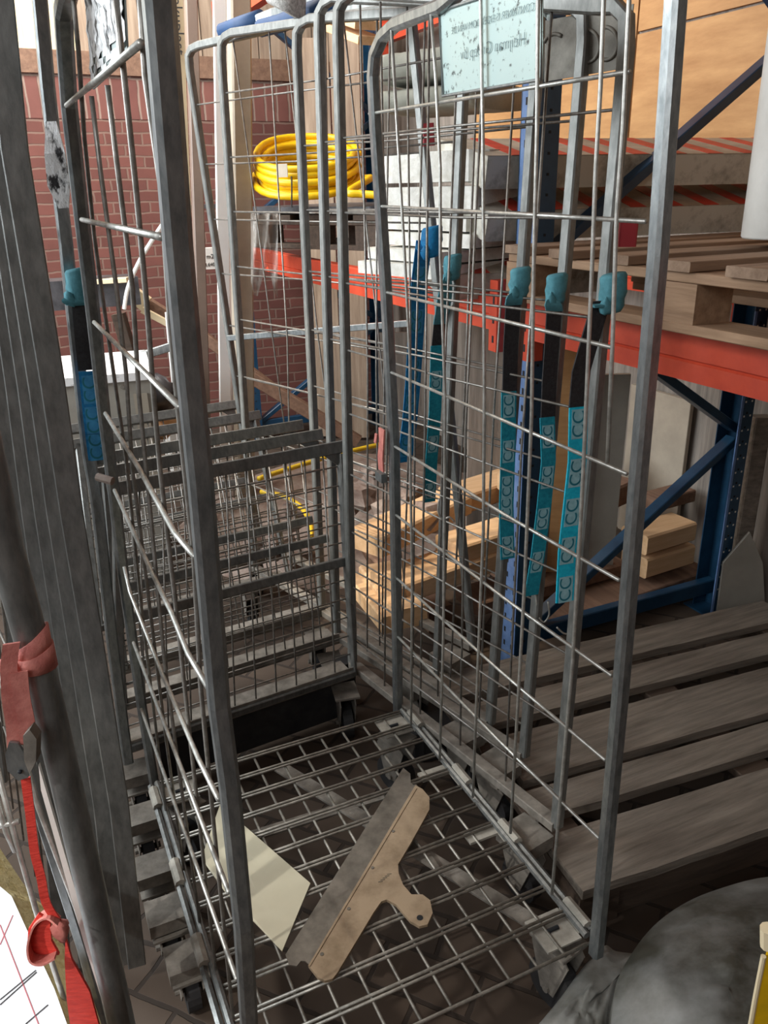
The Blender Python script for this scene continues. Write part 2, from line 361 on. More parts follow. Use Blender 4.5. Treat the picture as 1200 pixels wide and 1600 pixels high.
RRp = [(583, 178), (596, 322), (604, 455), (611, 579), (616, 693), (619, 800), (620, 898), (621, 988)]
RFp = [(985, 112), (1010, 346), (958, 543), (980, 740), (968, 906), (956, 1055), (946, 1187), (936, 1309)]
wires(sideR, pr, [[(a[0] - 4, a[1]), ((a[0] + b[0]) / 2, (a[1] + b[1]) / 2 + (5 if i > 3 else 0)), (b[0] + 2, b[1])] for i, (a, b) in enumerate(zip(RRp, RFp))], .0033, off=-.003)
wires(sideR, pr, [
    [(616, 32), (629, 262), (637, 400), (645, 560), (645, 700), (648, 900), (646, 1140)],
    [(678, 9), (686, 117), (693, 262), (693, 400), (700, 617), (699, 805), (697, 990), (691, 1187)],
    [(757, -60), (757, 0), (760, 204), (761, 400), (762, 600), (760, 830), (752, 1019), (743, 1244)],
    [(848, -60), (847, 0), (845, 204), (840, 400), (836, 650), (825, 905), (817, 1047), (802, 1300)],
    [(952, -90), (950, 0), (945, 133), (937, 267), (932, 400), (918, 717), (910, 867), (900, 1033), (880, 1250), (867, 1395)],
    [(993, -90), (990, 0), (980, 200), (970, 333), (963, 543), (955, 722)]], .0032, off=-.007)
# name plate with the lettering seen from its back
pp = [pr(686, 17), pr(692, 150), pr(846, 124), pr(846, -34)]
m = MB(); m.prism([p + w0 * .002 for p in pp], w0 * .0015); plate = m.build('name_plate', 'plate', sideR); plate['label'] = 'pale speckled name plate with mirrored lettering'
m = MB(); m.tube([p - w0 * .000 for p in pp], .0028, 6, closed=True); m.build('plate_rim', 'galv', plate)
ux = (pp[2] - pp[1]).normalized(); uy = Z3
def platept(px, py): return pr(px, py) - w0 * .0002
text_mesh('lettering', 'CONTAINER IS EIGENDOM VAN DE', platept(765, 31), -ux, uy, .0155, 'engrave', plate, .0002, -.00035)
text_mesh('lettering', 'Heijman Groep bv', platept(767, 74), -ux, uy, .026, 'engrave', plate, .0002, -.0006)
# left side panel
LRp = [(115, 165), (138, 343), (157, 503), (173, 650), (188, 772), (202, 892), (217, 1003), (229, 1107)]
LFp = [(226, 68), (258, 370), (285, 635), (308, 862), (328, 1066), (345, 1242), (359, 1392), (371, 1528)]
rear = [pl(*p) for p in ((243, 1235), (222, 1107), (207, 1003), (192, 892), (178, 770), (163, 650), (147, 503), (128, 343), (108, 165), (101, 60))]
bendL = [pl(*p) for p in ((99, 20), (106, -12), (124, -35))]
fpl = [pl(*p) for p in ((248, 0), (263, 190), (278, 383), (295, 570), (313, 750), (328, 930), (342, 1100), (358, 1222), (380, 1445), (389, 1600), (394, 1650))]
tf = fpl[0] + (fpl[0] - fpl[1]).normalized() * .20
tl = bendL[-1]
m = MB(); m.tube(rear + bendL + [tl.lerp(V((tf.x, tf.y, tl.z + .10)), .6), tl.lerp(V((tf.x, tf.y, tl.z + .1)), .95), tf] + fpl, .0112, sq=True, kb=.58, hint=w0)
sideL = m.build('side_panel', 'galv', cage)
Lw = [[(a[0] - 4, a[1]), (b[0] + 6, b[1])] for a, b in zip(LRp, LFp)]
Lw[3] = [(170, 645), (225, 732), (282, 832), (314, 868)]; Lw[4] = [(184, 765), (240, 885), (275, 955), (302, 1020), (334, 1072)]
Lw[5] = [(199, 885), (208, 925), (259, 1050), (318, 1185), (350, 1247)]
wires(sideL, pl, Lw, .0035, 'wire', off=-.006)
wires(sideL, pl, [
    [(112, -30), (123, 83), (132, 217), (147, 367), (163, 483), (180, 600), (197, 717), (222, 960), (262, 1290)],
    [(143, 150), (157, 267), (182, 450), (197, 583), (207, 733), (230, 917), (255, 1120), (288, 1365)],
    [(168, 133), (182, 250), (207, 450), (217, 617), (230, 750), (257, 1033), (282, 1220), (312, 1440)],
    [(178, -30), (192, 100), (213, 300), (230, 483), (240, 617), (250, 733), (277, 967), (300, 1180), (337, 1515)],
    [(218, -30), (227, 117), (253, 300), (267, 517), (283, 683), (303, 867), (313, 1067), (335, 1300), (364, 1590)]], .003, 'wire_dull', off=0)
# peeling label plate of the left panel: a subdivided ragged sheet on a zinc plate
pq = [pl(122, -40), pl(137, 140), pl(189, 90), pl(180, -60)]
m = MB(); m.prism([p + w0 * .006 for p in pq], w0 * .0015); lp = m.build('label_plate', 'foil_grey', sideL)
m = MB(); nn = 14
g = [[pq[0].lerp(pq[3], i / nn).lerp(pq[1].lerp(pq[2], i / nn), j / nn * .93) - w0 * (-.005 + .006 * max(0, noise.noise(V((i * .9, j * .9, 3)))) ) for i in range(nn + 1)] for j in range(nn + 1)]
vs = [p for r_ in g for p in r_]; fs = []
for j in range(nn):
    for i in range(nn):
        if j < nn - 3 or noise.noise(V((i * .7, j * .8, 9))) > -.1: fs.append((j * (nn + 1) + i, j * (nn + 1) + i + 1, (j + 1) * (nn + 1) + i + 1, (j + 1) * (nn + 1) + i))
m.add(vs, fs); m.build('peeling_foil', 'foil', lp)
m = MB(); m.tube([pl(138, 140), pl(160, 122), pl(190, 88)], .0022, 6); m.build('plate_rim', 'galv', lp)
# wire floor
def bp(a, b, z=ZB): return FR - w0 * (.641 * a) + d0 * (.776 * b) + Z3 * z       # a: right->left, b: front->rear
m = MB(); m.tube([bp(.0, 0), bp(0, 1)], .0075, 8); m.tube([bp(1, 0), bp(1, 1)], .0075, 8)
m.tube([bp(-.025, .01, ZB - .004), bp(-.025, 1, ZB - .004)], .007, 6); m.tube([bp(1.025, 0, ZB - .004), bp(1.025, 1, ZB - .004)], .007, 6)
basef = m.build('floor_frame', 'galv_dark', cage)
NB = 12
for i in range(NB + 1):
    b = i / NB
    for k in (0, 1):
        if k: continue
        m = MB(); bb = b + (.0125 * k if i else .03 * k) - (0.0 if i else .02); m.tube([bp(0, bb), bp(1, bb)], .0030, 6)
        if k and i: continue
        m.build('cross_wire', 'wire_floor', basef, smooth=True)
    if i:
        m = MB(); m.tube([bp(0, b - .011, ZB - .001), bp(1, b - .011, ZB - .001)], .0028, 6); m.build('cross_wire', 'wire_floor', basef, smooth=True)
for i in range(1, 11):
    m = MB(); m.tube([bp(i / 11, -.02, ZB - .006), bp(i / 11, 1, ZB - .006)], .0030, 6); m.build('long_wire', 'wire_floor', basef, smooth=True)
for a, b in ((.07, .055), (.07, .945), (.93, .055), (.93, .945)):            # corner plates with a slot
    m = MB(); c = bp(a, b, ZB - .011)
    m.box(c, w0, d0, Z3, .075, .075, .004); pz = m.build('corner_plate', 'plate_dusty', basef)
    m = MB(); m.tube([c + w0 * .012 + Z3 * .0048, c - w0 * .012 + Z3 * .0048], .0045, 8); m.build('slot', 'hole', pz)
for b in (.93, .62, .36, .06):                                                # hinge clips on both long sides
    for a in (-.02, 1.02):
        m = MB(); m.tube([bp(a, b - .042, ZB + .002), bp(a, b + .042, ZB + .002)], .0115, 8); m.box(bp(a + (.012 if a < .5 else -.012), b, ZB - .009), w0, d0, Z3, .022, .062, .004); m.build('hinge_clip', 'plate_dusty', basef)
for b in (.68, .40):
    m = MB(); m.box(bp(.06, b, ZB - .012), w0, d0, Z3, .07, .03, .006); m.build('stop_plate', 'plate_dusty', basef)
# chassis below: bars to the castors
m = MB()
m.beam(bp(.04, .04, ZB - .035), bp(.55, .96, ZB - .035), .035, .006); m.beam(bp(.12, .7, ZB - .04), bp(.9, .72, ZB - .04), .03, .006)
m.build('chassis', 'dusty', cage)
def castor(parent, c, dirv, r=.055, wd=.03, top=.165):
    c = V((c[0], c[1], 0)); dv = V(dirv).normalized(); sv = V((-dv.y, dv.x, 0))
    m = MB(); m.tube([c + Z3 * r - sv * wd / 2, c + Z3 * r + sv * wd / 2], r, 20); wh = m.build('castor', 'black', parent, smooth=False)
    m = MB()
    for sg in (-1, 1):
        m.prism([c + sv * sg * (wd / 2 + .006) + dv * x + Z3 * z for x, z in ((-.016, r - .01), (.016, r - .01), (.045, top - .02), (.03, top), (-.03, top), (-.045, top - .02))], sv * .003 * sg)
    m.box(c + Z3 * (top - .001), dv, sv, Z3, .085, .07, .006); m.tube([c + Z3 * r - sv * .03, c + Z3 * r + sv * .03], .007, 8); m.build('fork', 'dusty', wh)
for a, b in ((.05, .05), (.07, .93), (.93, .07), (.93, .93)): castor(cage, bp(a, b), d0 + w0 * random.uniform(-.6, .6))

# ================================================================== THE NESTED ROLL CAGES BEHIND
GN = 'folded roll cages nested into each other'
def lin(a, b, t): return V(a).lerp(V(b), t)
# per cage: rear top px, rear bottom point, front top px, front bottom px ...
nest = []
def nested(label, fb, ft, rb, rt, fold, left, rails=True, wires_n=4, matr='galv_mid', zs=None, bendw=.06):
    """fb/ft front post bottom/top, rb/rt rear post bottom/top (points); fold: folded floor; left: left front post; """
    root = empty('roll_cage', (fb.x, fb.y, 0), label, 'roll cage', GN)
    hd = (rb - fb); hd.z = 0; hd.normalize(); sd = V((hd.y, -hd.x, 0))
    ftop = lin(fb, ft, 1); rtop = lin(rb, rt, 1)
    L = (rt - ft); b1 = rt + (rt - rb).normalized() * 0
    # rounded upper corners
    def corner(post_top, other, updir):
        h = (other - post_top); h.z = 0; h.normalize()
        return [post_top - updir * bendw, post_top - updir * bendw * .3 + h * bendw * .09, post_top + h * bendw * .45 + updir * bendw * .05 * 0, post_top + h * bendw * 1.1 + Z3 * .006]
    ur = (rt - rb).normalized(); uf = (ft - fb).normalized()
    path = [rb, rb.lerp(rt, .5)] + corner(rt, ft, ur) + corner(ft, rt, uf)[::-1] + [fb.lerp(ft, .5), fb]
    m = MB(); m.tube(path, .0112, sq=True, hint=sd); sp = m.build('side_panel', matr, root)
    m = MB()
    hs = zs or [1.60 - .165 * k for k in range(9)]
    for z in hs:
        a = rb.lerp(rt, (z - rb.z) / (rt.z - rb.z)); b = fb.lerp(ft, (z - fb.z) / (ft.z - fb.z))
        sag = V((0, 0, random.uniform(-.006, .006)))
        m.tube([a, lin(a, b, .5) + sag + sd * random.uniform(-.006, .006), b], .0026, 6)
    for i in range(1, wires_n + 1):
        t = i / (wires_n + 1)
        lo = lin(rb, fb, t); hi = lin(rt, ft, t); m.tube([lo, lin(lo, hi, .5) + sd * random.uniform(-.012, .012) + hd * random.uniform(-.02, .02), hi], .0026, 6)
    m.build('wire_mesh', 'wire_dull', sp, smooth=True)
    if rails:
        m = MB(); m.beam(rb - Z3 * .005, fb + Z3 * .0, .030, .022, side=sd); m.build('bottom_rail', 'dusty', root)
    return root, sp
# right hand side panels, front post bottoms measured on the floor line z = .2
Pa = (onz(870, 1290, .2), ony(985, 6, 1.46)); Pb = (onz(819, 1180, .2), ony(917, 8, 1.70)); Pc = (onz(766, 1130, .2), ony(846, 6, 1.84))
Ra = (onz(551, 1035, .2), ony(527, 2, 2.13)); 
R2b = Ra[0] + V((-.055, .17, 0)); R3b = Ra[0] + V((-.11, .33, 0))
Rb = (R2b, ony(497, 8, 2.30)); Rc = (R3b, ony(462, 40, 2.46))
Pd = (onz(683, 1050, .2), ony(730, 0, 2.08)); Rd = (ony(386, 700, 2.72), ony(344, 60, 2.78)); Rd[0].z = Rd[0].z
Rdb = Rd[0] + (Rd[0] - Rd[1]).normalized() * ((Rd[0].z - .2) / (Rd[1] - Rd[0]).normalized().z)
Pe = (onz(738, 1010, .2), ony(640, 0, 2.35)); Re0 = (ony(376, 645, 2.95), ony(292, 78, 2.95))
Reb = Re0[0] + (Re0[0] - Re0[1]).normalized() * ((Re0[0].z - .2) / (Re0[1] - Re0[0]).normalized().z)
labels = ['nearest folded roll cage of the nest, right behind the open cage', 'second folded roll cage of the nest, counted from the open cage',
          'middle folded roll cage of the nest, third from the open cage', 'fourth folded roll cage of the nest, pale upright end post with blue grip',
          'farthest folded roll cage of the nest, its bent end post leaning left']
N1, S1 = nested(labels[0], Pa[0], Pa[1], Ra[0], Ra[1], None, None)
N2, S2 = nested(labels[1], Pb[0], Pb[1], Rb[0], Rb[1], None, None)
N3, S3 = nested(labels[2], Pc[0], Pc[1], Rc[0], Rc[1], None, None)
N4, S4 = nested(labels[3], Pd[0], Pd[1], Rdb, Rd[1], None, None, wires_n=3, zs=[ony(350, y, 2.76).z for y in (145, 246, 331, 416, 498, 586, 670, 750)])
N5, S5 = nested(labels[4], Pe[0], Pe[1], Reb, Re0[1], None, None, wires_n=3, zs=[ony(310, y, 2.95).z for y in (164, 257, 343, 428, 509, 588, 670, 750)])
NS = [N1, N2, N3, N4, N5]
# folded floors: steel frame with wire mesh, tipped up
ld = V((-.323, -.187, 0)).normalized()
folds = [((553, 1050, .2), (532, 698)), ((0, 0, 0), (493, 680)), ((0, 0, 0), (463, 665)), ((0, 0, 0), (398, 650)), ((0, 0, 0), (365, 633))]
FB = []
br = onz(553, 1050, .2)
steps = [V((0, 0, 0)), V((-.05, .19, 0)), V((-.10, .37, 0)), V((-.25, .62, 0)), V((-.33, .82, 0))]
for i, nd in enumerate(NS):
    b = br + steps[i]; tx, ty = folds[i][1]
    # top right corner: on the ray, at length .66 from the bottom corner
    r = ray(tx, ty); best = None
    for k in range(400):
        t = 1.2 + k * .008; p = EYE + r * t
        e = abs((p - b).length - .60)
        if p.y > b.y and (best is None or e < best[0]): best = (e, p)
    t_ = best[1]; tl_ = t_ + ld * .62 + V((0, 0, .0)); bl_ = b + ld * .66
    m = MB()
    m.tube([bl_, b, lin(b, t_, .55), lin(b, t_, .97)], .011, sq=True, hint=ld)
    m.tube([bl_, tl_], .011, sq=True, hint=ld)
    m.beam(tl_ - ld * -.02, t_ - ld * .02, .034, .022, side=(t_ - b)); 
    mr = lin(b, t_, .50); ml = lin(bl_, tl_, .50); m.beam(ml, mr, .024, .02, side=(t_ - b))
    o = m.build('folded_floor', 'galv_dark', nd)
    inn = (t_ - b).normalized(); nrm = inn.cross(ld).normalized()
    if nrm.y < 0: nrm = -nrm
    m = MB(); lip = -(V((-ld.y, ld.x, 0)));
    lip = lip if lip.y > 0 else -lip
    m.beam(bl_ + lip * .04 - Z3 * .01, b + lip * .04 - Z3 * .01, .09, .006, side=lip); m.beam(bl_, b, .004, .035, side=lip); m.build('lip', 'dusty', o)
    m = MB(); n1 = 11
    for k in range(1, n1):
        u = k / n1
        m.tube([lin(b, bl_, u), lin(t_, tl_, u)], .0024, 6)
    for k in range(1, 12):
        v = k / 12; m.tube([lin(b, t_, v) + nrm * .004, lin(bl_, tl_, v) + nrm * .004], .0024, 6)
    m.build('wire_mesh', 'wire_dull', o, smooth=True)
    m = MB(); m.prism([t_ - inn * .01, t_ - inn * .01 + ld * .06, t_ - inn * .06], nrm * .004); m.build('gusset', 'galv_dark', o)
# left hand side panels, nearly edge on, front posts side by side
Lb0 = V((-.432, 1.011, .12))
Ledge = [(12, 0), (37, 233), (62, 383), (98, 600), (128, 800), (170, 1050), (203, 1250), (232, 1500)]
shift = [(0, 0), (-13, -24), (-25, -48), (-38, -70), (-60, -98)]
for i, nd in enumerate(NS):
    yy = 1.03 + i * .045
    pts = []
    for (x, y) in Ledge:
        sh = shift[i][0] + (shift[i][1] - shift[i][0]) * min(1, y / 1100)
        dx = {0: 0, 1: -20, 2: -38, 3: -57, 4: -84}[i] * (.75 + .45 * y / 1100)
        pts.append(ony(x + dx - 13 - 6 * y / 1500, y, yy + .0 * y))
    fbp = pts[-1]; ftp = pts[0] + (pts[0] - pts[1]).normalized() * .12
    m = MB(); vdir = V((-.55, .85, 0)) # run of the panel, nearly along the line of sight
    m.tube([ftp] + pts, .0150, sq=True, kb=.90, hint=V((.36, -.93, 0)))
    run = V((fbp.x, fbp.y, 0)).normalized() * .64 + V((-.012 * i, 0, 0)); rbt = fbp + run; rtp = ftp + run + V((.0, 0, 0))
    m.tube([rbt, rtp, rtp + Z3 * .03 - run * .1, ftp + Z3 * .03 + run * .1, ftp], .0135, sq=True, hint=V((1, 0, 0)))
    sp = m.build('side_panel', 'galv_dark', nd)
    m = MB()
    for k in range(9):
        z = 1.60 - .165 * k; a = fbp.lerp(ftp, (z - fbp.z) / (ftp.z - fbp.z)); q = rbt.lerp(rtp, (z - rbt.z) / (rtp.z - rbt.z))
        # follow the real post line
        for s_ in range(len(pts) - 1):
            if pts[s_ + 1].z <= z <= pts[s_].z: a = pts[s_ + 1].lerp(pts[s_], (z - pts[s_ + 1].z) / (pts[s_].z - pts[s_ + 1].z))
        m.tube([a, q], .0026, 6)
    for k in range(1, 5):
        m.tube([lin(fbp, rbt, k / 5), lin(pts[3], pts[3] + run, k / 5), lin(ftp, rtp, k / 5)], .0026, 6)
    m.build('wire_mesh', 'wire_dull', sp, smooth=True)
# castor brackets and castors of the nest
for i, (nd, pf, rf) in enumerate(zip(NS, (Pa, Pb, Pc, Pd, Pe), (Ra[0], Rb[0], Rc[0], Rdb, Reb))):
    hd = (rf - pf[0]).normalized(); sd = V((hd.y, -hd.x, 0)); hd.z = 0
    c = pf[0] + hd * .04 - sd * .055
    m = MB(); m.box(c - Z3 * .05, hd, sd, Z3, .09, .085, .032); m.build('castor_bracket', 'dusty', nd)
    castor(nd, c, hd, .05, .028, .145)
    c = V((rf.x, rf.y, .2)) - hd * .05 - sd * .06
    castor(nd, c, hd + sd * .4, .05, .028, .15)
    # left front bracket
    c = [onz(290, 1492, .13), onz(258, 1420, .14), onz(238, 1350, .15), onz(222, 1270, .15), onz(212, 1200, .15)][i]
    m = MB(); m.box(c - Z3 * .03, W, D, Z3, .075, .07, .03); m.build('castor_bracket', 'dusty', nd)
    castor(nd, c, D, .045, .026, .10)
m = MB(); a_ = br + V((-.03, .05, 0)); b_ = a_ + ld * .56; m.beam(V((a_.x, a_.y, .10)), V((b_.x, b_.y, .10)), .05, .13); m.build('shadow_beam', 'black', N1)  # black beam added for the dark shadow under the folded floor
# black block at the foot of the nearest folded floor
m = MB(); c = onz(540, 1100, .0); m.beam(c + V((0, .0, .0)), c + V((0, 0, .16)), .055, .055, side=W); m.build('buffer', 'black', N1)
# embossed plate on the nearest nested cage (two back-to-back letters C)
qa = lambda px, py: onv(px, py, Pb[1], math.atan2(-(Rb[0] - Pb[0]).x, (Rb[0] - Pb[0]).y))
sdn = dirs(math.atan2(-(Rb[0] - Pb[0]).x, (Rb[0] - Pb[0]).y))[1]
cc = [qa(852, 32), qa(850, 128), qa(980, 106), qa(990, 6)]
m = MB(); m.prism(cc, sdn * .002); ccp = m.build('embossed_plate', 'ccplate', N2)
def arc(cx, cy, r, a0, a1, fn, rad, m, sy=1.0):
    pts = [fn(cx + r * math.cos(math.radians(a)), cy - r * sy * math.sin(math.radians(a))) for a in [a0 + (a1 - a0) * k / 14 for k in range(15)]]; m.tube([p - sdn * .001 for p in pts], rad, 6)
for args in ((918, 72, 19, -115, 115), (947, 68, 19, -115, 100), (868, 80, 20, 60, 150)):
    m = MB(); arc(*args, qa, .0035, m, 1.35); m.build('embossed_letter', 'ccplate', ccp, smooth=True)
m = MB(); m.ball(qa(858, 12), .012, .012, .016, jit=.8); m.build('torn_foil', 'foil_grey', ccp)

# blue foam grips on the two far top bars
def grip(parent, pts, r):
    m = MB(); m.tube(pts, r, 12); m.build('foam_grip', 'blue_foam', parent, smooth=True)
grip(N5, [ony(347, 50, 2.93), ony(378, 38, 2.88), ony(408, 28, 2.83)], .024)
grip(N4, [ony(408, 44, 2.74), ony(440, 36, 2.66), ony(500, 12, 2.55), ony(540, -8, 2.5)], .024)
m = MB(); m.tube([ony(405, 32, 2.82), ony(430, 22, 2.78), ony(600, -30, 2.4)], .015, sq=True); m.build('top_bar', 'galv', N5)
# cross strut between the far posts
m = MB(); a_ = ony(358, 528, 2.93); b_ = ony(640, 505, 2.5); m.beam(a_, b_, .02, .02); m.build('strut', 'galv', N5)
# white woven net bag over the top bars
m = MB(); nn = 10
nb = [(415, 0), (430, 12), (447, 22), (462, 30), (476, 35)]; nt = [(405, -60), (425, -60), (445, -60), (462, -60), (478, -60)]
vs = []; fs = []
for j in range(6):
    for i in range(5):
        a = ony(*nb[i], 2.52); b = ony(*nt[i], 2.50); p = a.lerp(b, j / 5); p.y -= .05 * math.sin(math.pi * i / 4) * (1 - j / 8); vs.append(p)
for j in range(5):
    for i in range(4): fs.append((j * 5 + i, j * 5 + i + 1, (j + 1) * 5 + i + 1, (j + 1) * 5 + i))
n0 = len(vs); vs2 = [p + V((0, .03, 0)) for p in vs]; m.add(vs, fs); m.add(vs2, fs)
bd = [0, 1, 2, 3, 4, 9, 14, 19, 24, 29, 28, 27, 26, 25, 20, 15, 10, 5]
m.add([vs[i] for i in bd] + [vs2[i] for i in bd], [(i, (i + 1) % 18, 18 + (i + 1) % 18, 18 + i) for i in range(18)])
tag(m.build('net_bag', 'net', smooth=True), 'white woven net hanging over the blue foam grip', 'net')

# ------------------------------------------------------------------ straps with CC patches
def cc_strap(label, knot, elastic, strap, width, y0, y1, mat_strap, patches, yaw, knot_mat='teal_knot', parent_loop=True, group='blue roll cage straps'):
    """knot: px centre and size; elastic: px path of the black part; strap: px path of the coloured part"""
    n = len(elastic) + len(strap); dd, ww = dirs(yaw)
    pk = ony(*knot, y0)
    root = empty('cage_strap', pk, label, 'strap', group)
    width *= 1.38; wv = V((.95, .31, 0)) * width
    if elastic:
        m = MB(); m.ribbon([ony(x, y, y0 + (y1 - y0) * .3) for x, y in elastic], wv, .0035); m.build('elastic_band', 'elastic', root)
    pts = [ony(x, y, y0 + (y1 - y0) * (.3 + .7 * i / (len(strap) - 1)) - .004) for i, (x, y) in enumerate(strap)]
    m = MB(); m.ribbon(pts, wv * 1.04, .003); st = m.build('strap_band', mat_strap, root)
    # cloth sleeve wound round the post, pinched at its lower end
    m = MB(); sn = 14; rg = []; h_ = width * 1.75
    for q, (zz, rr) in enumerate(((.5, .56), (.42, .66), (.2, .62), (0, .68), (-.2, .58), (-.36, .62), (-.5, .50))):
        for j in range(sn):
            a_ = 2 * math.pi * j / sn; k_ = rr * (1 + .16 * noise.noise(V((math.cos(a_) * 1.6, math.sin(a_) * 1.6, zz * 5 + pk.x * 9))))
            rg.append(pk + V((math.cos(a_) * width * k_, math.sin(a_) * width * k_, zz * h_ + .10 * width * math.cos(a_))))
    m.add(rg, [(q * sn + j, q * sn + (j + 1) % sn, (q + 1) * sn + (j + 1) % sn, (q + 1) * sn + j) for q in range(6) for j in range(sn)] + [tuple(range(sn))[::-1], tuple(range(6 * sn, 7 * sn))])
    m.ball(pk - wv * .42 - V((0, .014, h_ * .32)), width * .30, width * .26, width * .40, 10, 7, jit=.5, seed=pk.x)
    m.build('knot', knot_mat, root, smooth=True)
    e0 = elastic[0] if elastic else strap[0]; a = ony(e0[0], e0[1] + 6, y0 + (y1 - y0) * .3 - .006)
    st0 = pk - wv * .42 - V((0, .016, h_ * .30))
    m = MB(); m.ribbon(smooth_path([st0, st0.lerp(a, .45) - V((0, .006, 0)), a], 4), wv * 1.12, .004, widths=[.45, .62, .8, .92, 1, 1, 1, 1, 1]); m.build('fold_tab', knot_mat, root)
    # patches follow the ribbon
    tot = [0]
    for i in range(len(pts) - 1): tot.append(tot[-1] + (pts[i + 1] - pts[i]).length)
    def at(t):
        s_ = t * tot[-1]
        for i in range(len(pts) - 1):
            if s_ <= tot[i + 1] + 1e-9: q = (s_ - tot[i]) / max(1e-9, tot[i + 1] - tot[i]); return pts[i].lerp(pts[i + 1], q), (pts[i + 1] - pts[i]).normalized()
    for t in patches:
        p, tg = at(t); wn_ = wv.normalized(); nr = wn_.cross(-tg).normalized()
        if nr.y > 0: nr = -nr
        up = -tg; hh = width * .74
        c = p + nr * .0022
        m = MB(); m.prism([c - wn_ * width * .40 - up * hh, c + wn_ * width * .40 - up * hh, c + wn_ * width * .40 + up * hh, c - wn_ * width * .40 + up * hh], nr * .0006)
        pa = m.build('woven_patch', 'patch_blue' if mat_strap == 'blue_strap' else 'patch', st)
        text_mesh('lettering', 'CC', c + nr * .0009, up, -wn_, width * .98, 'patch_ink', pa, .0002)
    return root
cc_strap('bright turquoise strap on the nearest nested cage, largest and lowest hanging', (957, 458), [(940, 470), (925, 520), (908, 580), (903, 636)], [(904, 636), (902, 720), (893, 800), (886, 862), (882, 940)], .026, 1.40, 1.37, 'teal_bright', [.08, .32, .52, .72, .93], .66)
cc_strap('teal strap on the second nested cage, between two other straps', (869, 452), [(866, 480), (862, 540), (858, 600), (856, 652)], [(855, 652), (857, 720), (850, 790), (840, 870), (830, 930)], .0235, 1.63, 1.60, 'teal', [.10, .32, .55, .80], .66)
cc_strap('teal strap on the middle nested cage in front of the blue rack upright', (812, 442), [(802, 470), (798, 540), (796, 612)], [(795, 612), (794, 700), (791, 790), (793, 873)], .025, 1.76, 1.74, 'teal', [.08, .34, .55, .68, .92], .66)
cc_strap('wide blue strap on the leftmost post left of the white blocks', (675, 378), [], [(663, 375), (655, 440), (650, 520), (645, 600), (640, 660), (632, 722)], .030, 2.12, 2.16, 'blue_strap', [.16, .34, .56, .72, .92], .66, 'blue_strap')
cc_strap('thin teal strap hanging beside the wide blue strap', (707, 418), [(688, 500), (684, 540)], [(683, 540), (680, 640), (674, 720), (671, 784)], .024, 2.02, 2.12, 'teal', [.2, .6, .92], .66)
cc_strap('blue strap knotted on the post of the left nested panels', (125, 447), [(128, 470), (133, 530), (138, 578)], [(139, 580), (146, 650), (154, 718)], .026, 1.52, 1.50, 'blue_strap', [.2, .55, .85], .3)
cc_strap('dark blue strap half hidden behind the far left nested panels', (4, 440), [(8, 465), (14, 500), (20, 545)], [(22, 550), (30, 600), (38, 650)], .026, 1.25, 1.22, 'blue_strap', [.4], .3)

# post behind the left panels that carries the blue strap (far left post of the nearest nested cage)
m = MB(); m.tube([ony(x, y, 1.56) for x, y in ((60, -30), (62, 0), (74, 133), (85, 233), (103, 383), (115, 500), (137, 700), (152, 790), (175, 1000), (200, 1190))], .012, sq=True, hint=W); m.build('side_panel', 'galv', N1)
m = MB(); m.ribbon([ony(80, 190, 1.50), ony(86, 240, 1.49), ony(92, 290, 1.50), ony(100, 325, 1.51)], V((.035, .0, 0)), .003, widths=[.5, 1, 1.1, .5]); m.build('label_plate', 'foil', N2)
m = MB(); m.tube([ony(152, 745, 1.45), ony(176, 752, 1.44)], .008, 8); m.build('latch', 'rubble', N1)
# two bent hooks at the lower wires
for pts in (((832, 905), (838, 935), (838, 962), (828, 968), (818, 955)), ((900, 915), (902, 950), (893, 985), (882, 990), (870, 980)), ((856, 940), (858, 960), (850, 972), (842, 965)), ((686, 780), (685, 800), (692, 812), (702, 808), (710, 815))):
    m = MB(); m.tube(smooth_path([ony(x, y, 1.62) for x, y in pts], 4), .0022, 6); m.build('hook', 'wire', N2, smooth=True)
# bits of red tape on two nested posts
m = MB(); m.beam(ony(981, 345, 1.46), ony(977, 385, 1.46), .030, .030); m.build('tape', 'red_tape', N1)
m = MB(); m.beam(ony(668, 193, 2.26), ony(670, 228, 2.26), .030, .030); m.build('tape', 'red_tape', N5)

# red webbing loop with clasp on the rear right post of the open cage
pk = pr(610, 695)
rt_ = empty('red_loop', pk, 'small faded red loop with metal clasp on the rear right post', 'strap')
m = MB(); m.ribbon([pr(610, 668) - w0 * .022, pr(611, 690) - w0 * .024, pr(609, 712) - w0 * .024, pr(609, 733) - w0 * .022], d0 * -.030, .004, widths=[1, .8, .9, .9]); m.build('webbing', 'red_faded', rt_)
m = MB(); m.ribbon([pr(600, 676) - w0 * .02, pr(598, 690) - w0 * .02], d0 * .012, .003); m.build('webbing', 'red_faded', rt_)
m = MB(); m.box(pr(608, 749) - w0 * .022, d0, w0, Z3, .036, .014, .022); m.build('clasp', 'galv', rt_)

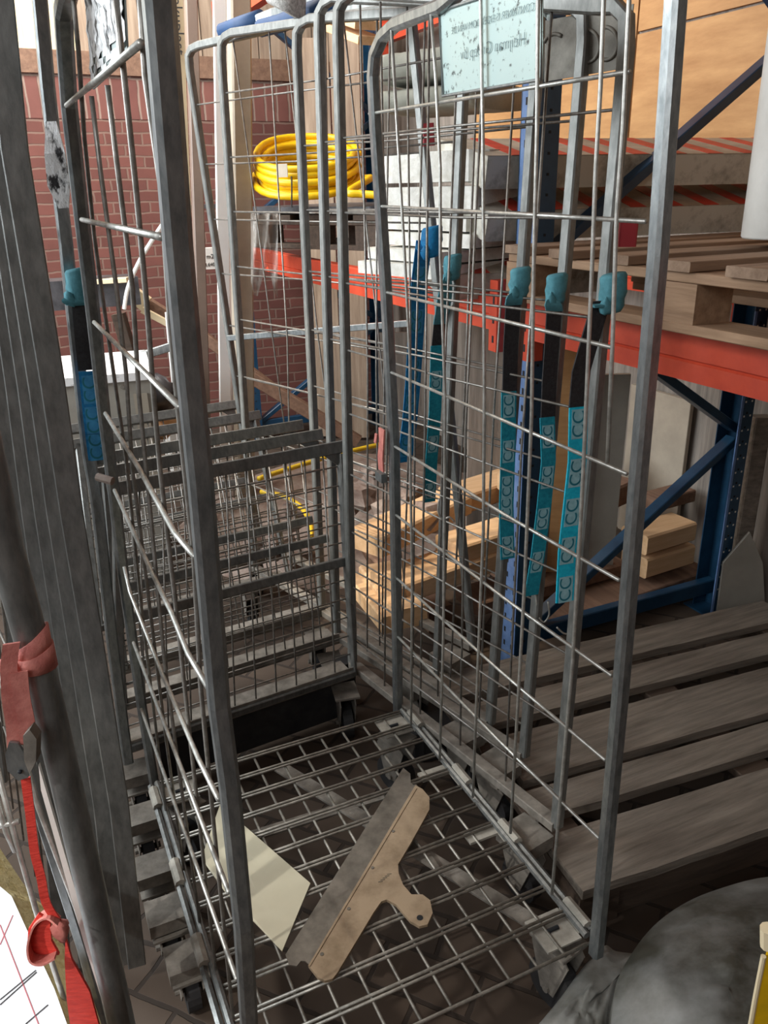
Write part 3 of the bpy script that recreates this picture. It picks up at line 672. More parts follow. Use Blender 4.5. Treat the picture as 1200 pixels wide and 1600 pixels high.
# ================================================================== NEAREST LEFT CAGE PANEL (cropped by the frame)
tubeC = [(-46, 600), (-16, 740), (10, 860), (38, 960), (70, 1080), (105, 1230), (140, 1380), (172, 1520), (192, 1610)]
fc = empty('roll_cage', ony(192, 1610, .62) * 1.0, 'cropped roll cage at the left edge, its thick post tied with red strap', 'roll cage')
m = MB(); m.tube([ony(x, y, .66) for x, y in tubeC], .0150, 14); sp = m.build('side_panel', 'galv_dark', fc, smooth=True)
for pts in (((-10, 1180), (30, 1330), (70, 1470), (110, 1590), (122, 1640)), ((-10, 1020), (20, 1120), (60, 1260), (120, 1420), (165, 1560), (180, 1620)), ((-8, 1240), (10, 1300), (24, 1330)), ((0, 1290), (30, 1283))):
    m = MB(); m.tube([ony(x, y, .69) for x, y in pts], .0032, 7); m.build('wire', 'wire', sp, smooth=True)
m = MB(); m.tube([ony(x, y, .72) for x, y in ((20, 1100), (70, 1290), (130, 1480), (165, 1610))], .006, sq=True); m.build('edge_bar', 'galv', sp)
m = MB(); m.prism([ony(x, y, .67) for x, y in ((60, 1195), (64, 1235), (130, 1470), (158, 1560), (150, 1500))], V((0, .004, 0))); m.build('flange', 'white_pl', sp)
# red strap tied on it
yS = .635
rs = empty('red_strap', ony(60, 1040, yS), 'long red webbing strap with metal buckle, knotted round the left post', 'strap')
def sp_(x, y, dy=0): return ony(x, y, yS + dy)
m = MB()
ring = [V((0, 0, 0))] * 0
c = ony(52, 1020, .66)
for k, (dz, tl_, wd_) in enumerate(((.006, .42, .030), (-.006, .05, .025))):
    n_ = 18; lo = []; hi = []
    for q in range(n_):
        an = 2 * math.pi * q / n_; rr = .0172 + k * .0014 + .0008 * math.sin(an * 3)
        b_ = c + V((math.cos(an) * rr, math.sin(an) * rr, dz + math.cos(an) * rr * tl_)); wz = wd_ * (.55 + .45 * (.5 + .5 * math.cos(an - .6)))
        lo.append(b_ - Z3 * wz / 2); hi.append(b_ + Z3 * wz / 2)
    li = [p + (V((c.x, c.y, p.z)) - p) * .10 for p in lo]; hi2 = [p + (V((c.x, c.y, p.z)) - p) * .10 for p in hi]
    m.add(lo + hi + hi2 + li, [(r_ * n_ + q, r_ * n_ + (q + 1) % n_, ((r_ + 1) % 4) * n_ + (q + 1) % n_, ((r_ + 1) % 4) * n_ + q) for r_ in range(4) for q in range(n_)])
m.ball(c + V((-.019, -.012, -.006)), .008, .008, .011, jit=.5)
m.build('wrap', 'red_faded', rs, smooth=True)
m = MB(); m.ribbon(smooth_path([sp_(18, 1005), sp_(14, 1040), sp_(16, 1090), sp_(22, 1130), sp_(24, 1165)], 4), V((.014, .004, 0)), .002); m.build('webbing', 'red_faded', rs)
m = MB(); m.ribbon(smooth_path([sp_(30, 1050), sp_(34, 1090), sp_(42, 1130), sp_(44, 1160)], 4), V((.014, .004, 0)), .002); m.build('webbing', 'red_faded', rs)
m = MB(); m.prism([sp_(x, y, -.006) for x, y in ((14, 1160), (8, 1180), (12, 1205), (28, 1220), (44, 1215), (45, 1190), (28, 1162))], V((0, .003, 0))); bk = m.build('buckle', 'galv', rs)
m = MB(); m.prism([sp_(x, y, -.012) for x, y in ((36, 1150), (46, 1140), (57, 1155), (56, 1190), (46, 1210), (38, 1190))], V((0, .012, 0))); m.build('lever', 'dusty', bk)
m = MB(); m.ball(sp_(31, 1206, -.008), .0022, .002, .0022); m.build('rivet', 'hole', bk, smooth=True)
m = MB(); m.ribbon(smooth_path([sp_(40, 1215), sp_(47, 1270), sp_(54, 1330), sp_(64, 1370), sp_(72, 1410), sp_(90, 1440)], 5), V((.0085, .002, 0)), .002, widths=None); m.build('webbing', 'red_strap', rs)
m = MB(); m.ball(sp_(96, 1452), .0095, .008, .013, jit=.5); m.build('knot', 'red_faded', rs, smooth=True)
lp_ = [(92, 1440), (75, 1428), (56, 1440), (46, 1470), (50, 1495), (68, 1500), (88, 1490)]
m = MB(); m.ribbon(smooth_path([sp_(x, y, -.004 + .006 * math.sin(i)) for i, (x, y) in enumerate(lp_)], 4), V((.004, -.018, .006)), .002); m.build('loop', 'red_faded', rs)
m = MB(); m.prism([sp_(x, y, -.002) for x, y in ((60, 1428), (44, 1452), (42, 1488), (54, 1502), (92, 1492), (80, 1470), (78, 1440))], V((0, .003, 0))); m.build('loop', 'red_strap', rs)
m = MB(); m.prism([sp_(x, y, -.003) for x, y in ((102, 1465), (112, 1500), (140, 1550), (158, 1615), (112, 1620), (104, 1560), (101, 1500))], V((0, .003, 0))); m.build('webbing', 'red_strap', rs)

# insulation board at the lower left
zI = .60
top = [onz(x, y, zI) for x, y in ((-60, 1290), (0, 1385), (18, 1400), (50, 1470), (85, 1545), (112, 1620), (120, 1700), (-200, 1700))]
ib = empty('insulation_board', (top[4].x, top[4].y, zI - .05), 'white faced yellow foam insulation board with red grid lines, lower left corner', 'insulation board')
m = MB(); m.prism(top, V((0, 0, -.0015))); fa = m.build('facing', 'facing', ib)
out = [onz(x, y, zI - .0016) for x, y in ((-60, 1290), (0, 1385), (18, 1400), (50, 1470), (85, 1545), (112, 1620), (120, 1700), (-200, 1700))]
bot = [p + V((.030 + .004 * noise.noise(p * 40), .022, -.045)) for p in out]
n = len(out); m = MB(); m.add(out + bot, [tuple(range(n)), tuple(range(n, 2 * n))[::-1]] + [(i, (i + 1) % n, n + (i + 1) % n, n + i) for i in range(n)]); m.build('foam_core', 'pir', ib)
for a, b in (((0, 1445), (60, 1600)), ((0, 1476), (20, 1430))):
    m = MB(); m.beam(onz(*a, zI + .0004), onz(*b, zI + .0004), .0012, .0004); m.build('grid_line', 'redline', fa)
for a, b in (((0, 1562), (56, 1516)), ((0, 1570), (57, 1519)), ((40, 1600), (75, 1570))):
    m = MB(); m.beam(onz(*a, zI + .0004), onz(*b, zI + .0004), .0016, .0004); m.build('grid_line', 'ink', fa)

# ================================================================== ON THE WIRE FLOOR
# cream card
zc = ZB + .006
cp = [onz(344, 1258, zc + .01), onz(485, 1381, zc), onz(441, 1487, zc), onz(350, 1392, zc), onz(315, 1342, zc + .004)]
m = MB(); m.prism(cp, V((0, 0, .002))); tag(m.build('card', 'cream'), 'cream coloured stiff card lying on the wire floor of the front cage', 'card')
# wide filling knife
zk = ZB + .007
kr = empty('filling_knife', onz(560, 1400, zk), 'wide filling knife with tan metal back on the wire floor', 'filling knife')
m = MB(); m.prism([onz(x, y, zk) for x, y in ((630, 1201), (641, 1210), (642, 1224), (649, 1231), (484, 1509), (477, 1503), (470, 1503), (464, 1511), (452, 1509), (446, 1493))], V((0, 0, .0025))); m.build('blade', 'knife_blade', kr)
body = [(649, 1230), (660, 1236), (671, 1249), (671, 1268), (640, 1324), (622, 1354), (623, 1368), (630, 1386), (643, 1401), (660, 1401), (672, 1410), (676, 1430), (668, 1448), (655, 1451), (641, 1443), (630, 1430), (619, 1417), (604, 1409), (596, 1412), (584, 1429), (527, 1524), (520, 1533), (508, 1536), (497, 1531), (482, 1512)]
m = MB(); m.prism([onz(x, y, zk + .003) for x, y in body], V((0, 0, .006))); kb = m.build('handle', 'knife_body', kr)
m = MB(); m.beam(onz(650, 1232, zk + .009), onz(483, 1510, zk + .009), .004, .003); m.build('ridge', 'knife_body', kr)
for x, y in ((614.5, 1299), (582, 1356), (545, 1420), (503, 1491)):
    m = MB(); p = onz(x, y, zk + .0091); m.tube([p, p + Z3 * .001], .0035, 12); m.build('rivet', 'knife_blade', kb)
m = MB(); p = onz(656, 1434, zk + .0093); m.tube([p, p + Z3 * .0006], .006, 14); m.build('hanging_hole', 'hole', kb)
m = MB(); 
for k in range(5): m.beam(onz(591 + 3.4 * k, 1378 - 3 * k, zk + .0095), onz(598 + 3.4 * k, 1363 - 3 * k + 14, zk + .0095), .0012, .0006)
m.build('stamp', 'knife_blade', kb)

# ================================================================== RACK
def upright(foot, parent, hgt=3.2, flip=1):
    """perforated C-section upright, web facing the beam side"""
    m = MB(); a = .045; t = .004
    p = V((foot.x, foot.y, 0))
    # web facing -D (towards the aisle end) and two flanges
    prof = [(-a, -.03), (a, -.03), (a, .03), (a - t, .03), (a - t, -.03 + t), (-a + t, -.03 + t), (-a + t, .03), (-a, .03)]
    poly = [p + D * x + W * (y * flip) for x, y in prof]
    m.prism(poly, Z3 * hgt); u = m.build('upright', 'blue', parent)
    m = MB()
    for k in range(int(hgt / .05)):
        z = .06 + k * .05
        for s_ in (-.018, .018):
            c = p + D * s_ + W * (-.0305 * flip) + Z3 * z
            m.box(c, D, W, Z3, .010, .002, .018)
        c = p + D * (-a - .0005) + W * .0 + Z3 * z
        m.box(c, D, W, Z3, .0015, .007, .007)
    m.build('perforations', 'hole', u)['kind'] = 'stuff'; u.get('x')
    return u
def frame(front, back, label):
    r = empty('rack_frame', (front.x, front.y, 0), label, 'rack frame', 'blue pallet rack frames')
    upright(front, r, flip=1); upright(back, r, flip=-1)
    L = (back - front).length
    for z0, z1, fl_ in ((.10, .66, 0), (.70, 1.24, 1), (1.28, 1.86, 0), (1.9, 2.5, 1)):
        a = (back if fl_ else front) + Z3 * z0; b = (front if fl_ else back) + Z3 * z1
        m = MB(); m.beam(a, b, .045, .028, side=D); m.build('brace', 'blue', r)
    m = MB(); m.beam(front + Z3 * .10, back + Z3 * .10, .035, .055, side=D); m.build('brace', 'blue', r)
    for p in (front, back):
        m = MB(); m.box(V((p.x, p.y, 0)), D, W, Z3, .13, .11, .006); m.build('foot_plate', 'blue', r)
    return r
fr1 = frame(FU, UB, 'near blue rack frame carrying the two orange beams')
FAR = 2.95
fr2 = frame(FU + D * FAR, UB + D * FAR, 'far blue rack frame in front of the brick wall')
# lit face of the near front upright, assumed gate daylight painted as lighter blue
m = MB(); m.box(FU - W * .0330 - D * .004, D, W, Z3, .078, .0015, 2.7); wf = m.build('lit_face', 'blue_lit', fr1)
m = MB()
for k in range(52):
    for s_ in (-.026, .014):
        m.box(FU - W * .0338 + D * s_ + Z3 * (.08 + k * .05), D, W, Z3, .009, .0012, .018)
m.build('perforations', 'hole', wf)['kind'] = 'stuff'
m = MB()
for k in range(22):
    for o_ in (-.012, .016): m.box(UB - D * .0462 + W * o_ + Z3 * (.10 + k * .05), D, W, Z3, .0012, .006, .006)
m.build('lit_peg_holes', 'white_pl', fr1)['kind'] = 'stuff'  # white dots painted for light showing through the holes
m = MB(); m.box(UB - D * .047 - W * .028, D, W, Z3, .004, .010, 1.1); m.build('lit_edge', 'blue_lit', fr1)  # pale strip painted for the lit edge of the rear upright
def rbeam(a, b, zb, label, hb=.10):
    r = empty('rack_beam', (a.x, a.y, zb), label, 'rack beam', 'orange rack beams')
    off = -W * .05
    m = MB(); p = a + off + Z3 * (zb + hb / 2); q = b + off + Z3 * (zb + hb / 2)
    prof = [(-.022, -hb / 2), (-.022, -.012), (-.017, -.008), (-.022, -.004), (-.022, hb / 2 - .004), (-.018, hb / 2), (.022, hb / 2), (.022, -hb / 2)]
    poly = [p + W * x + Z3 * y for x, y in prof]; m.prism(poly, q - p); m.build('beam_profile', 'orange', r)
    for e, sg in ((a, 1), (b, -1)):
        dd = (b - a).normalized() * sg
        m = MB(); c = e + off + Z3 * (zb - .06) + dd * .012; m.box(c, D, W, Z3, .006, .05, .20); m.box(e + off + Z3 * (zb - .06) + W * -.0 + dd * .03, D, W, Z3, .045, .046, .20)
        cn = m.build('connector', 'orange', r)
        m = MB()
        for k in range(3): m.box(e + off - W * .0238 + dd * .03 + Z3 * (zb - .035 + k * .055), D, W, Z3, .008, .0012, .02)
        m.build('slots', 'hole', cn)
    return r
g0 = .005
rbeam(FU + D * .05, FU + D * (FAR - .05), 1.10, 'orange beam of the far bay under the white blocks and hose pallet')
rbeam(FU - D * .05, FU - D * 2.65, 1.10, 'orange beam of the near bay under the empty wooden pallet')
rbeam(UB + W * .1 + D * .05, UB + W * .1 + D * (FAR - .05), 1.10, 'rear orange beam of the far bay')
rbeam(UB + W * .1 - D * .05, UB + W * .1 - D * 2.65, 1.10, 'rear orange beam of the near bay')
zu = onv(598, 62, UB + W * .06, YAW).z
rbeam(UB + W * .1 + D * .05, UB + W * .1 + D * (FAR - .05), zu - .03, 'upper rear orange beam above the grey canvas')
rbeam(FU + D * .05, FU + D * (FAR - .05), onv(415, 14, FU, YAW).z, 'upper front orange beam high behind the blue foam grip')

# pallet helper: deck boards along u, stringers along v
def pallet(name, origin, u, v, lu, lv, label, md, mb, zt, nb=7, bwid=.10, blocks=True, group=None, th=.02):
    r = empty(name, (origin.x, origin.y, zt - .14), label, 'pallet', group)
    o = V((origin.x, origin.y, 0))
    for k in range(nb):
        s_ = bwid / 2 + k * (lv - bwid) / (nb - 1); e = random.uniform(-.012, .012)
        wv = bwid * (1.25 if k in (0, nb - 1) else 1)
        m = MB(); m.beam(o + v * s_ + u * e + Z3 * (zt - th / 2), o + v * s_ + u * (lu + e) + Z3 * (zt - th / 2), wv, th, side=v); m.build('deck_board', md, r)
    for t in (.05, lu / 2, lu - .05):
        m = MB(); m.beam(o + u * t + Z3 * (zt - th * 1.5 - .001), o + u * t + v * lv + Z3 * (zt - th * 1.5 - .001), .10, th, side=u); m.build('stringer', mb, r)
        for s_ in (.05, lv / 2, lv - .05):
            m = MB(); m.box(o + u * t + v * s_ + Z3 * (zt - .12), u, v, Z3, .098, .12, .078); m.build('block', mb, r)
        m = MB(); m.beam(o + u * t + Z3 * (zt - .13), o + u * t + v * lv + Z3 * (zt - .13), .10, th, side=u); m.build('skid', mb, r)
    return r
# empty pallet on the near bay shelf
SH = 1.20
po = onv(833, 400, FU - W * .12, YAW); po = FU - W * .10 - D * .06
pallet('wooden_pallet', po - W * .02, W, -D, .95, 1.20, 'pale wooden pallet lying on the near orange beam', 'wood_w', 'wood_d', SH + .145, nb=7, bwid=.095, group='wooden pallets')
# polystyrene slabs with striped facing, far bay and near bay
def striped(c0, along, up_ang, length, depth, th, label, sd_=0, fac='styro_dirty'):
    """c0: front left bottom corner; along: direction of the long front face; tilted up towards the back"""
    back = (D * math.cos(up_ang) + Z3 * math.sin(up_ang)); nrm = along.cross(back).normalized()
    if nrm.z < 0: nrm = -nrm
    r = empty('striped_slab', c0, label, 'insulation slab', 'striped polystyrene slabs on the rack')
    p = [c0, c0 + along * length, c0 + along * length + back * depth, c0 + back * depth]
    m = MB(); m.prism(p, nrm * th); m.build('foam_core', fac, r)
    q = [x + nrm * (th + .0005) for x in p]
    m = MB(); m.prism(q, nrm * .0015); f = m.build('facing', 'stripe_w', r)
    k = 0; s_ = -.4
    while s_ < length + .1:
        a0, a1 = s_, s_ + .052
        def cl(a, b):      # slanted stripe clipped to the slab
            return q[0] + along * min(max(a, 0), length) + back * b + nrm * .0018
        dx = -.03
        if a1 > .03 and a0 < length:
            m = MB(); m.prism([cl(a0 + 0, depth), cl(a1, depth), cl(a1 + dx, 0), cl(a0 + dx, 0)], nrm * .0008); m.build('stripe', 'stripe_r', f)
        s_ += .125; k += 1
    return r
SL = FU + D * .30 + W * .02
def shp(px, py, o): return onv(px, py, FU + W * o, YAW)
yslab = FU.y
def slabpt(px, py, yy): return ony(px, py, yy)
# near edge of slabs runs square to the rack; they rest on the shelf behind the empty pallet
aW = (ony(1173, 296, 2.62) - ony(757, 296, 2.36)).normalized(); aW = V((aW.x, aW.y, 0)).normalized()
c1 = ony(757, 378, 2.36); c2 = ony(757, 296, 2.36)
striped(V((c1.x, c1.y, c1.z)), aW, .26, 1.35, .26, .080, 'lower striped polystyrene slab behind the wooden pallet')
striped(V((c2.x, c2.y, c2.z)), aW, .20, 1.35, .28, .083, 'upper striped polystyrene slab behind the wooden pallet', fac='styro_dirty')
c3 = ony(700, 470, 2.42); striped(c3, aW, .26, .5, .24, .075, 'short striped polystyrene slab at the bottom of the white stack')
# white polystyrene block stack on the far bay
blocks = [((600, 232, 745, 285), 2.50), ((596, 288, 745, 330), 2.50), ((600, 335, 728, 360), 2.52), ((596, 362, 735, 385), 2.50), ((575, 388, 690, 408), 2.50), ((560, 410, 690, 432), 2.48)]
bl = ['topmost thick white polystyrene block of the stack, its corner broken', 'second white polystyrene block from the top of the stack', 'thin white polystyrene sheet, third from the top of the stack', 'white polystyrene block with chipped end, fourth from the top', 'white polystyrene sheet, second from the bottom of the stack', 'lowest white polystyrene sheet resting on the orange beam']
for i, ((x0, y0, x1, y1), yy) in enumerate(blocks):
    a = ony(x0, y1, yy + .15); b = ony(x1, y1, yy - .12); a.z = b.z = (a.z + b.z) / 2; hh = (ony(x1, y0, yy - .12) - ony(x1, y1, yy - .12)).z * .96
    al = (b - a); ln = al.length; al.normalize(); bk_ = V((-al.y, al.x, 0)); m = MB()
    # rough end: the block outline wobbles a little
    N_ = 10; pts = [a + al * (ln * k / N_) - bk_ * .006 * noise.noise(V((k * .8, i, 0))) for k in range(N_ + 1)] + [b + bk_ * .30, a + bk_ * .30]
    if i == 0: pts[N_] = pts[N_] + bk_ * .05; pts[N_ - 1] = pts[N_ - 1] + bk_ * .008
    m.prism(pts, Z3 * hh); tag(m.build('polystyrene_block', 'styro'), bl[i], 'polystyrene block', 'white polystyrene stack on the rack')
# dark pallet with folded sheet and yellow hose coil, far bay
yp = 3.55
a = ony(395, 402, yp + .35); b = ony(585, 402, yp - .05)
ud = V((b.x - a.x, b.y - a.y, 0)).normalized(); vd = V((-ud.y, ud.x, 0))
pa_o = V((a.x, a.y, 0))
ptop = ony(400, 336, yp + .3).z
pallet('wooden_pallet', pa_o, vd, ud, .8, (b - a).length * 1.02, 'dark wooden pallet under the yellow hose coil', 'wood_dark', 'wood_dark', ptop, nb=5, group='wooden pallets')
m = MB(); N_ = 14; vs = []; fs = []
L_ = (b - a).length * 1.06
for j in range(5):
    for i in range(N_ + 1):
        p = pa_o - ud * .02 + ud * (L_ * i / N_) + vd * (-.01 + .78 * j / 4) + Z3 * (ptop + .012 + .008 * noise.noise(V((i * .6, j, 2)))); vs.append(p)
for j in range(4):
    for i in range(N_): fs.append((j * (N_ + 1) + i, j * (N_ + 1) + i + 1, (j + 1) * (N_ + 1) + i + 1, (j + 1) * (N_ + 1) + i))
k0 = len(vs); m.add(vs, fs); m.add([p + Z3 * .022 for p in vs], fs)
edge = [j for j in range(N_ + 1)] + [j * (N_ + 1) + N_ for j in range(1, 5)] + [4 * (N_ + 1) + i for i in range(N_ - 1, -1, -1)] + [j * (N_ + 1) for j in range(3, 0, -1)]
m.add([vs[e] for e in edge] + [vs[e] + Z3 * .022 for e in edge], [(i, (i + 1) % len(edge), len(edge) + (i + 1) % len(edge), len(edge) + i) for i in range(len(edge))])
tag(m.build('plastic_sheet', 'bag', smooth=True), 'folded dark plastic sheet between the hose coil and its pallet', 'sheet')
# hose: a spiral coil leaning slightly towards the camera
cx = ony(482, 300, yp + .08); R0 = .212
hr = empty('hose_coil', V((cx.x, cx.y, ptop + .03)), 'coiled bright yellow hose on the dark pallet', 'hose')
pts = []; turns = 9
tilt = .40
for k in range(turns * 28):
    a_ = 2 * math.pi * k / 28; tn = k / 28
    layer = int(tn) % 5; tier = int(tn) // 5
    rr = R0 - .018 * (layer % 2) - .022 * tier + .010 * math.sin(tn * 2.3)
    hz = .028 + .023 * (tn - 5 * tier) + .004 * math.sin(a_ * 3)
    p = V((rr * math.cos(a_), rr * .95 * math.sin(a_), hz)); p.z += p.y * tilt + R0 * tilt * .98
    pts.append(V((cx.x, cx.y, ptop + .028)) + p)
m = MB(); m.tube(pts, .0145, 10); m.build('hose', 'yellow', hr, smooth=True)
q = [ony(545, 300, yp - .18), ony(565, 303, yp - .2), ony(590, 305, yp - .22)]
m = MB(); m.tube([pts[0]] + smooth_path([pts[0] + V((.05, -.12, -.00)), q[0], q[1], q[2]], 5), .0145, 10); m.build('hose_end', 'yellow', hr, smooth=True)
m = MB(); m.tube(smooth_path([cx + V((-.05, -R0 - .03, -.055)), cx + V((-.045, -R0 - .025, .02)), cx + V((-.05, -R0 + .03, .07))], 5), .003, 6); m.build('tie', 'ink', hr)
m = MB(); pz = ony(442, 277, yp - .16); m.box(pz, ud, vd, Z3, .052, .002, .048); m.build('paper_tag', 'beige', hr)
# canvas bundles on the upper shelf
for i, (x0, y0, x1, y1, yy) in enumerate(((590, 75, 672, 112, 2.85), (590, 122, 676, 156, 2.85))):
    a = ony(x0, y1 + 12, yy + .12); b = ony(x1 + 60, y1 - 8, yy - .1); hh = .10 if i == 0 else .075
    al = (b - a).normalized(); al = V((al.x, al.y, 0)).normalized(); z0 = a.z
    m = MB(); N_ = 12; prof = []
    for k in range(16):
        an = 2 * math.pi * k / 16; ca, sa = math.cos(an), math.sin(an); prof.append((abs(ca) ** .5 * (1 if ca > 0 else -1) * .18, abs(sa) ** .5 * (1 if sa > 0 else -1) * hh / 2))
    rings = []
    bk_ = V((-al.y, al.x, 0))
    for k in range(N_ + 1):
        c = a + al * ((b - a).length * k / N_) + bk_ * .18 + Z3 * (hh / 2 - .02); s_ = 1 + .06 * noise.noise(V((k * .7, i * 3, 0)))
        rings += [c + bk_ * x * s_ + Z3 * z * s_ for x, z in prof]
    fs = [(k * 16 + j, k * 16 + (j + 1) % 16, (k + 1) * 16 + (j + 1) % 16, (k + 1) * 16 + j) for k in range(N_) for j in range(16)] + [tuple(range(16)), tuple(range(N_ * 16, N_ * 16 + 16))]
    m.add(rings, fs); tag(m.build('canvas_roll', 'tarp_olive', smooth=True), ['upper grey green canvas bundle under the orange beam', 'lower grey green canvas bundle under the orange beam'][i], 'canvas')
# wooden boards at the top of the far bay
for i, (x0, y0, x1, y1) in enumerate(((505, 16, 575, 40), (510, 38, 580, 64))):
    m = MB(); m.beam(ony(x0, y0, 3.7), ony(x1, y1, 3.3), .10, .028); tag(m.build('wooden_board', 'wood_light_d'), ['upper brown board lying on the top shelf', 'lower brown board lying on the top shelf'][i], 'board')
# white plastic drum on the shelf at the right edge
dc = ony(1222, 372, 1.95)
r = empty('plastic_drum', (dc.x, dc.y, dc.z), 'tall white plastic drum on the pallet at the right edge', 'drum')
hh = .60; R_ = .095
m = MB(); n_ = 28; prof = [(.0, 0), (R_ * .90, 0), (R_ * .93, .004), (R_ * .94, .2), (R_ * .97, hh - .04), (R_, hh - .04)]
rings = []; fs = []
for (rr, z) in prof: rings += [dc + V((rr * math.cos(2 * math.pi * j / n_), rr * math.sin(2 * math.pi * j / n_), z)) for j in range(n_)]
for k in range(len(prof) - 1):
    for j in range(n_): fs.append((k * n_ + j, k * n_ + (j + 1) % n_, (k + 1) * n_ + (j + 1) % n_, (k + 1) * n_ + j))
m.add(rings, fs); m.build('drum_body', 'white_pl', r, smooth=True)
m = MB(); m.tube([dc + V((0, 0, hh - .07)), dc + V((0, 0, hh - .04)), dc + V((0, 0, hh))], [R_ * 1.0, R_ * 1.08, R_ * 1.09], 28); m.build('rim', 'white_pl', r, smooth=True)

# ================================================================== FLOOR OBJECTS RIGHT
# grey dusty pallet on the floor
O_ = onz(956, 1367, .14); u_ = (onz(1200, 1285, .14) - O_).normalized(); v_ = V((-u_.y, u_.x, 0))
if v_.y < 0: v_ = -v_
fp_ = empty('wooden_pallet', (O_.x, O_.y, 0), 'grey dusty wooden pallet on the floor at the right', 'pallet', 'wooden pallets')
ys = []
for yn, yf in ((1312, 1215), (1187, 1142), (1127, 1055), (1035, 1000), (985, 948)):
    a_ = (onz(1150, yn, .14) - O_).dot(v_); b_ = (onz(1150, yf, .14) - O_).dot(v_); ys.append((a_, b_ - a_))
for k, (s_, b_) in enumerate(ys):
    e = [-.08, -.06, -.03, -.07, -.06, -.05][k]
    N_ = 14; m = MB(); lo = []; hi = []
    for i in range(N_ + 1):
        t = e + i * (1.25 / N_)
        lo.append(O_ + u_ * t + v_ * (s_ + .004 * noise.noise(V((i * .7, k, 0))))); hi.append(O_ + u_ * t + v_ * (s_ + b_ + .004 * noise.noise(V((i * .7, k, 5)))))
    m.prism(lo + hi[::-1], Z3 * -.024); m.build('deck_board', 'wood_dust', fp_)
for t in (-.02, .55, 1.12):
    m = MB(); m.beam(O_ + u_ * t + Z3 * -.036, O_ + u_ * t + v_ * (ys[-1][0] + .09) + Z3 * -.036, .10, .022, side=u_); m.build('stringer', 'wood_dark', fp_)
    for s_ in (.06, .40, .76):
        m = MB(); m.box(O_ + u_ * t + v_ * s_ - Z3 * .140, u_, v_, Z3, .10, .11, .094); m.build('block', 'wood_dark', fp_)
m = MB(); m.beam(O_ + u_ * -.07 + v_ * .02 - Z3 * .085, O_ + u_ * 1.2 + v_ * .02 - Z3 * .085, .02, .10, side=v_); m.build('side_board', 'wood_dark', fp_)
# grey rubber sheet humps, lower right
def hump(outline, zr, zt, label, ctr):
    pts = [onz(x, y, zr) for x, y in outline]; pts = smooth_path(pts + [pts[0]], 5)[:-1]; n_ = len(pts); c = onz(*ctr, zr)
    rings = [[V((c.x + (p.x - c.x) * 1.02, c.y + (p.y - c.y) * 1.02, 0)) for p in pts], [p - Z3 * .05 + (p - c) * .015 for p in pts], [p for p in pts]]
    for k in range(1, 9):
        t = k / 9; f = 1 - t
        rings.append([V((c.x + (p.x - c.x) * f, c.y + (p.y - c.y) * f, zr + (zt - zr) * math.sin(t * math.pi / 2) ** .8 + .012 * noise.noise(V((p.x * 9 * f, p.y * 9, k * .5))))) for p in pts])
    m = MB(); vs = [p for r_ in rings for p in r_]; nr = len(rings)
    fs = [(k * n_ + j, k * n_ + (j + 1) % n_, (k + 1) * n_ + (j + 1) % n_, (k + 1) * n_ + j) for k in range(nr - 1) for j in range(n_)] + [tuple((nr - 1) * n_ + j for j in range(n_))]
    m.add(vs, fs); return tag(m.build('rubber_sheet', 'tarp', smooth=True), label, 'sheet')
hump([(958, 1600), (962, 1540), (985, 1493), (1020, 1448), (1065, 1414), (1120, 1390), (1200, 1370), (1300, 1372), (1350, 1450), (1360, 1600), (1330, 1800), (1100, 1850), (980, 1760)], .22, .30, 'large grey rubber sheet bulging at the lower right corner', (1150, 1600))
hump([(840, 1602), (875, 1560), (908, 1515), (943, 1478), (962, 1486), (998, 1494), (978, 1520), (965, 1560), (958, 1600), (950, 1700), (860, 1700)], .13, .15, 'small folded flap of grey rubber sheet beside the cage post', (910, 1590))
# yellow tool with a pale edge at the right edge
m = MB(); yq = .62
m.prism([ony(x, y, yq) for x, y in ((1176, 1604), (1196, 1492), (1230, 1490), (1230, 1640), (1176, 1640))], V((.02, .03, 0)))
yr = empty('plastic_container', ony(1200, 1640, yq), 'yellow plastic container with a cream rim cut off by the right edge', 'container')
m.build('side', 'yellow', yr)
m = MB(); m.tube([ony(x, y, yq - .002) for x, y in ((1172, 1606), (1180, 1560), (1193, 1494))], .0028, 8); m.tube([ony(1200, 1478, yq), ony(1200, 1450, yq)], .008, 10); m.build('rim', 'cream_plank', yr)

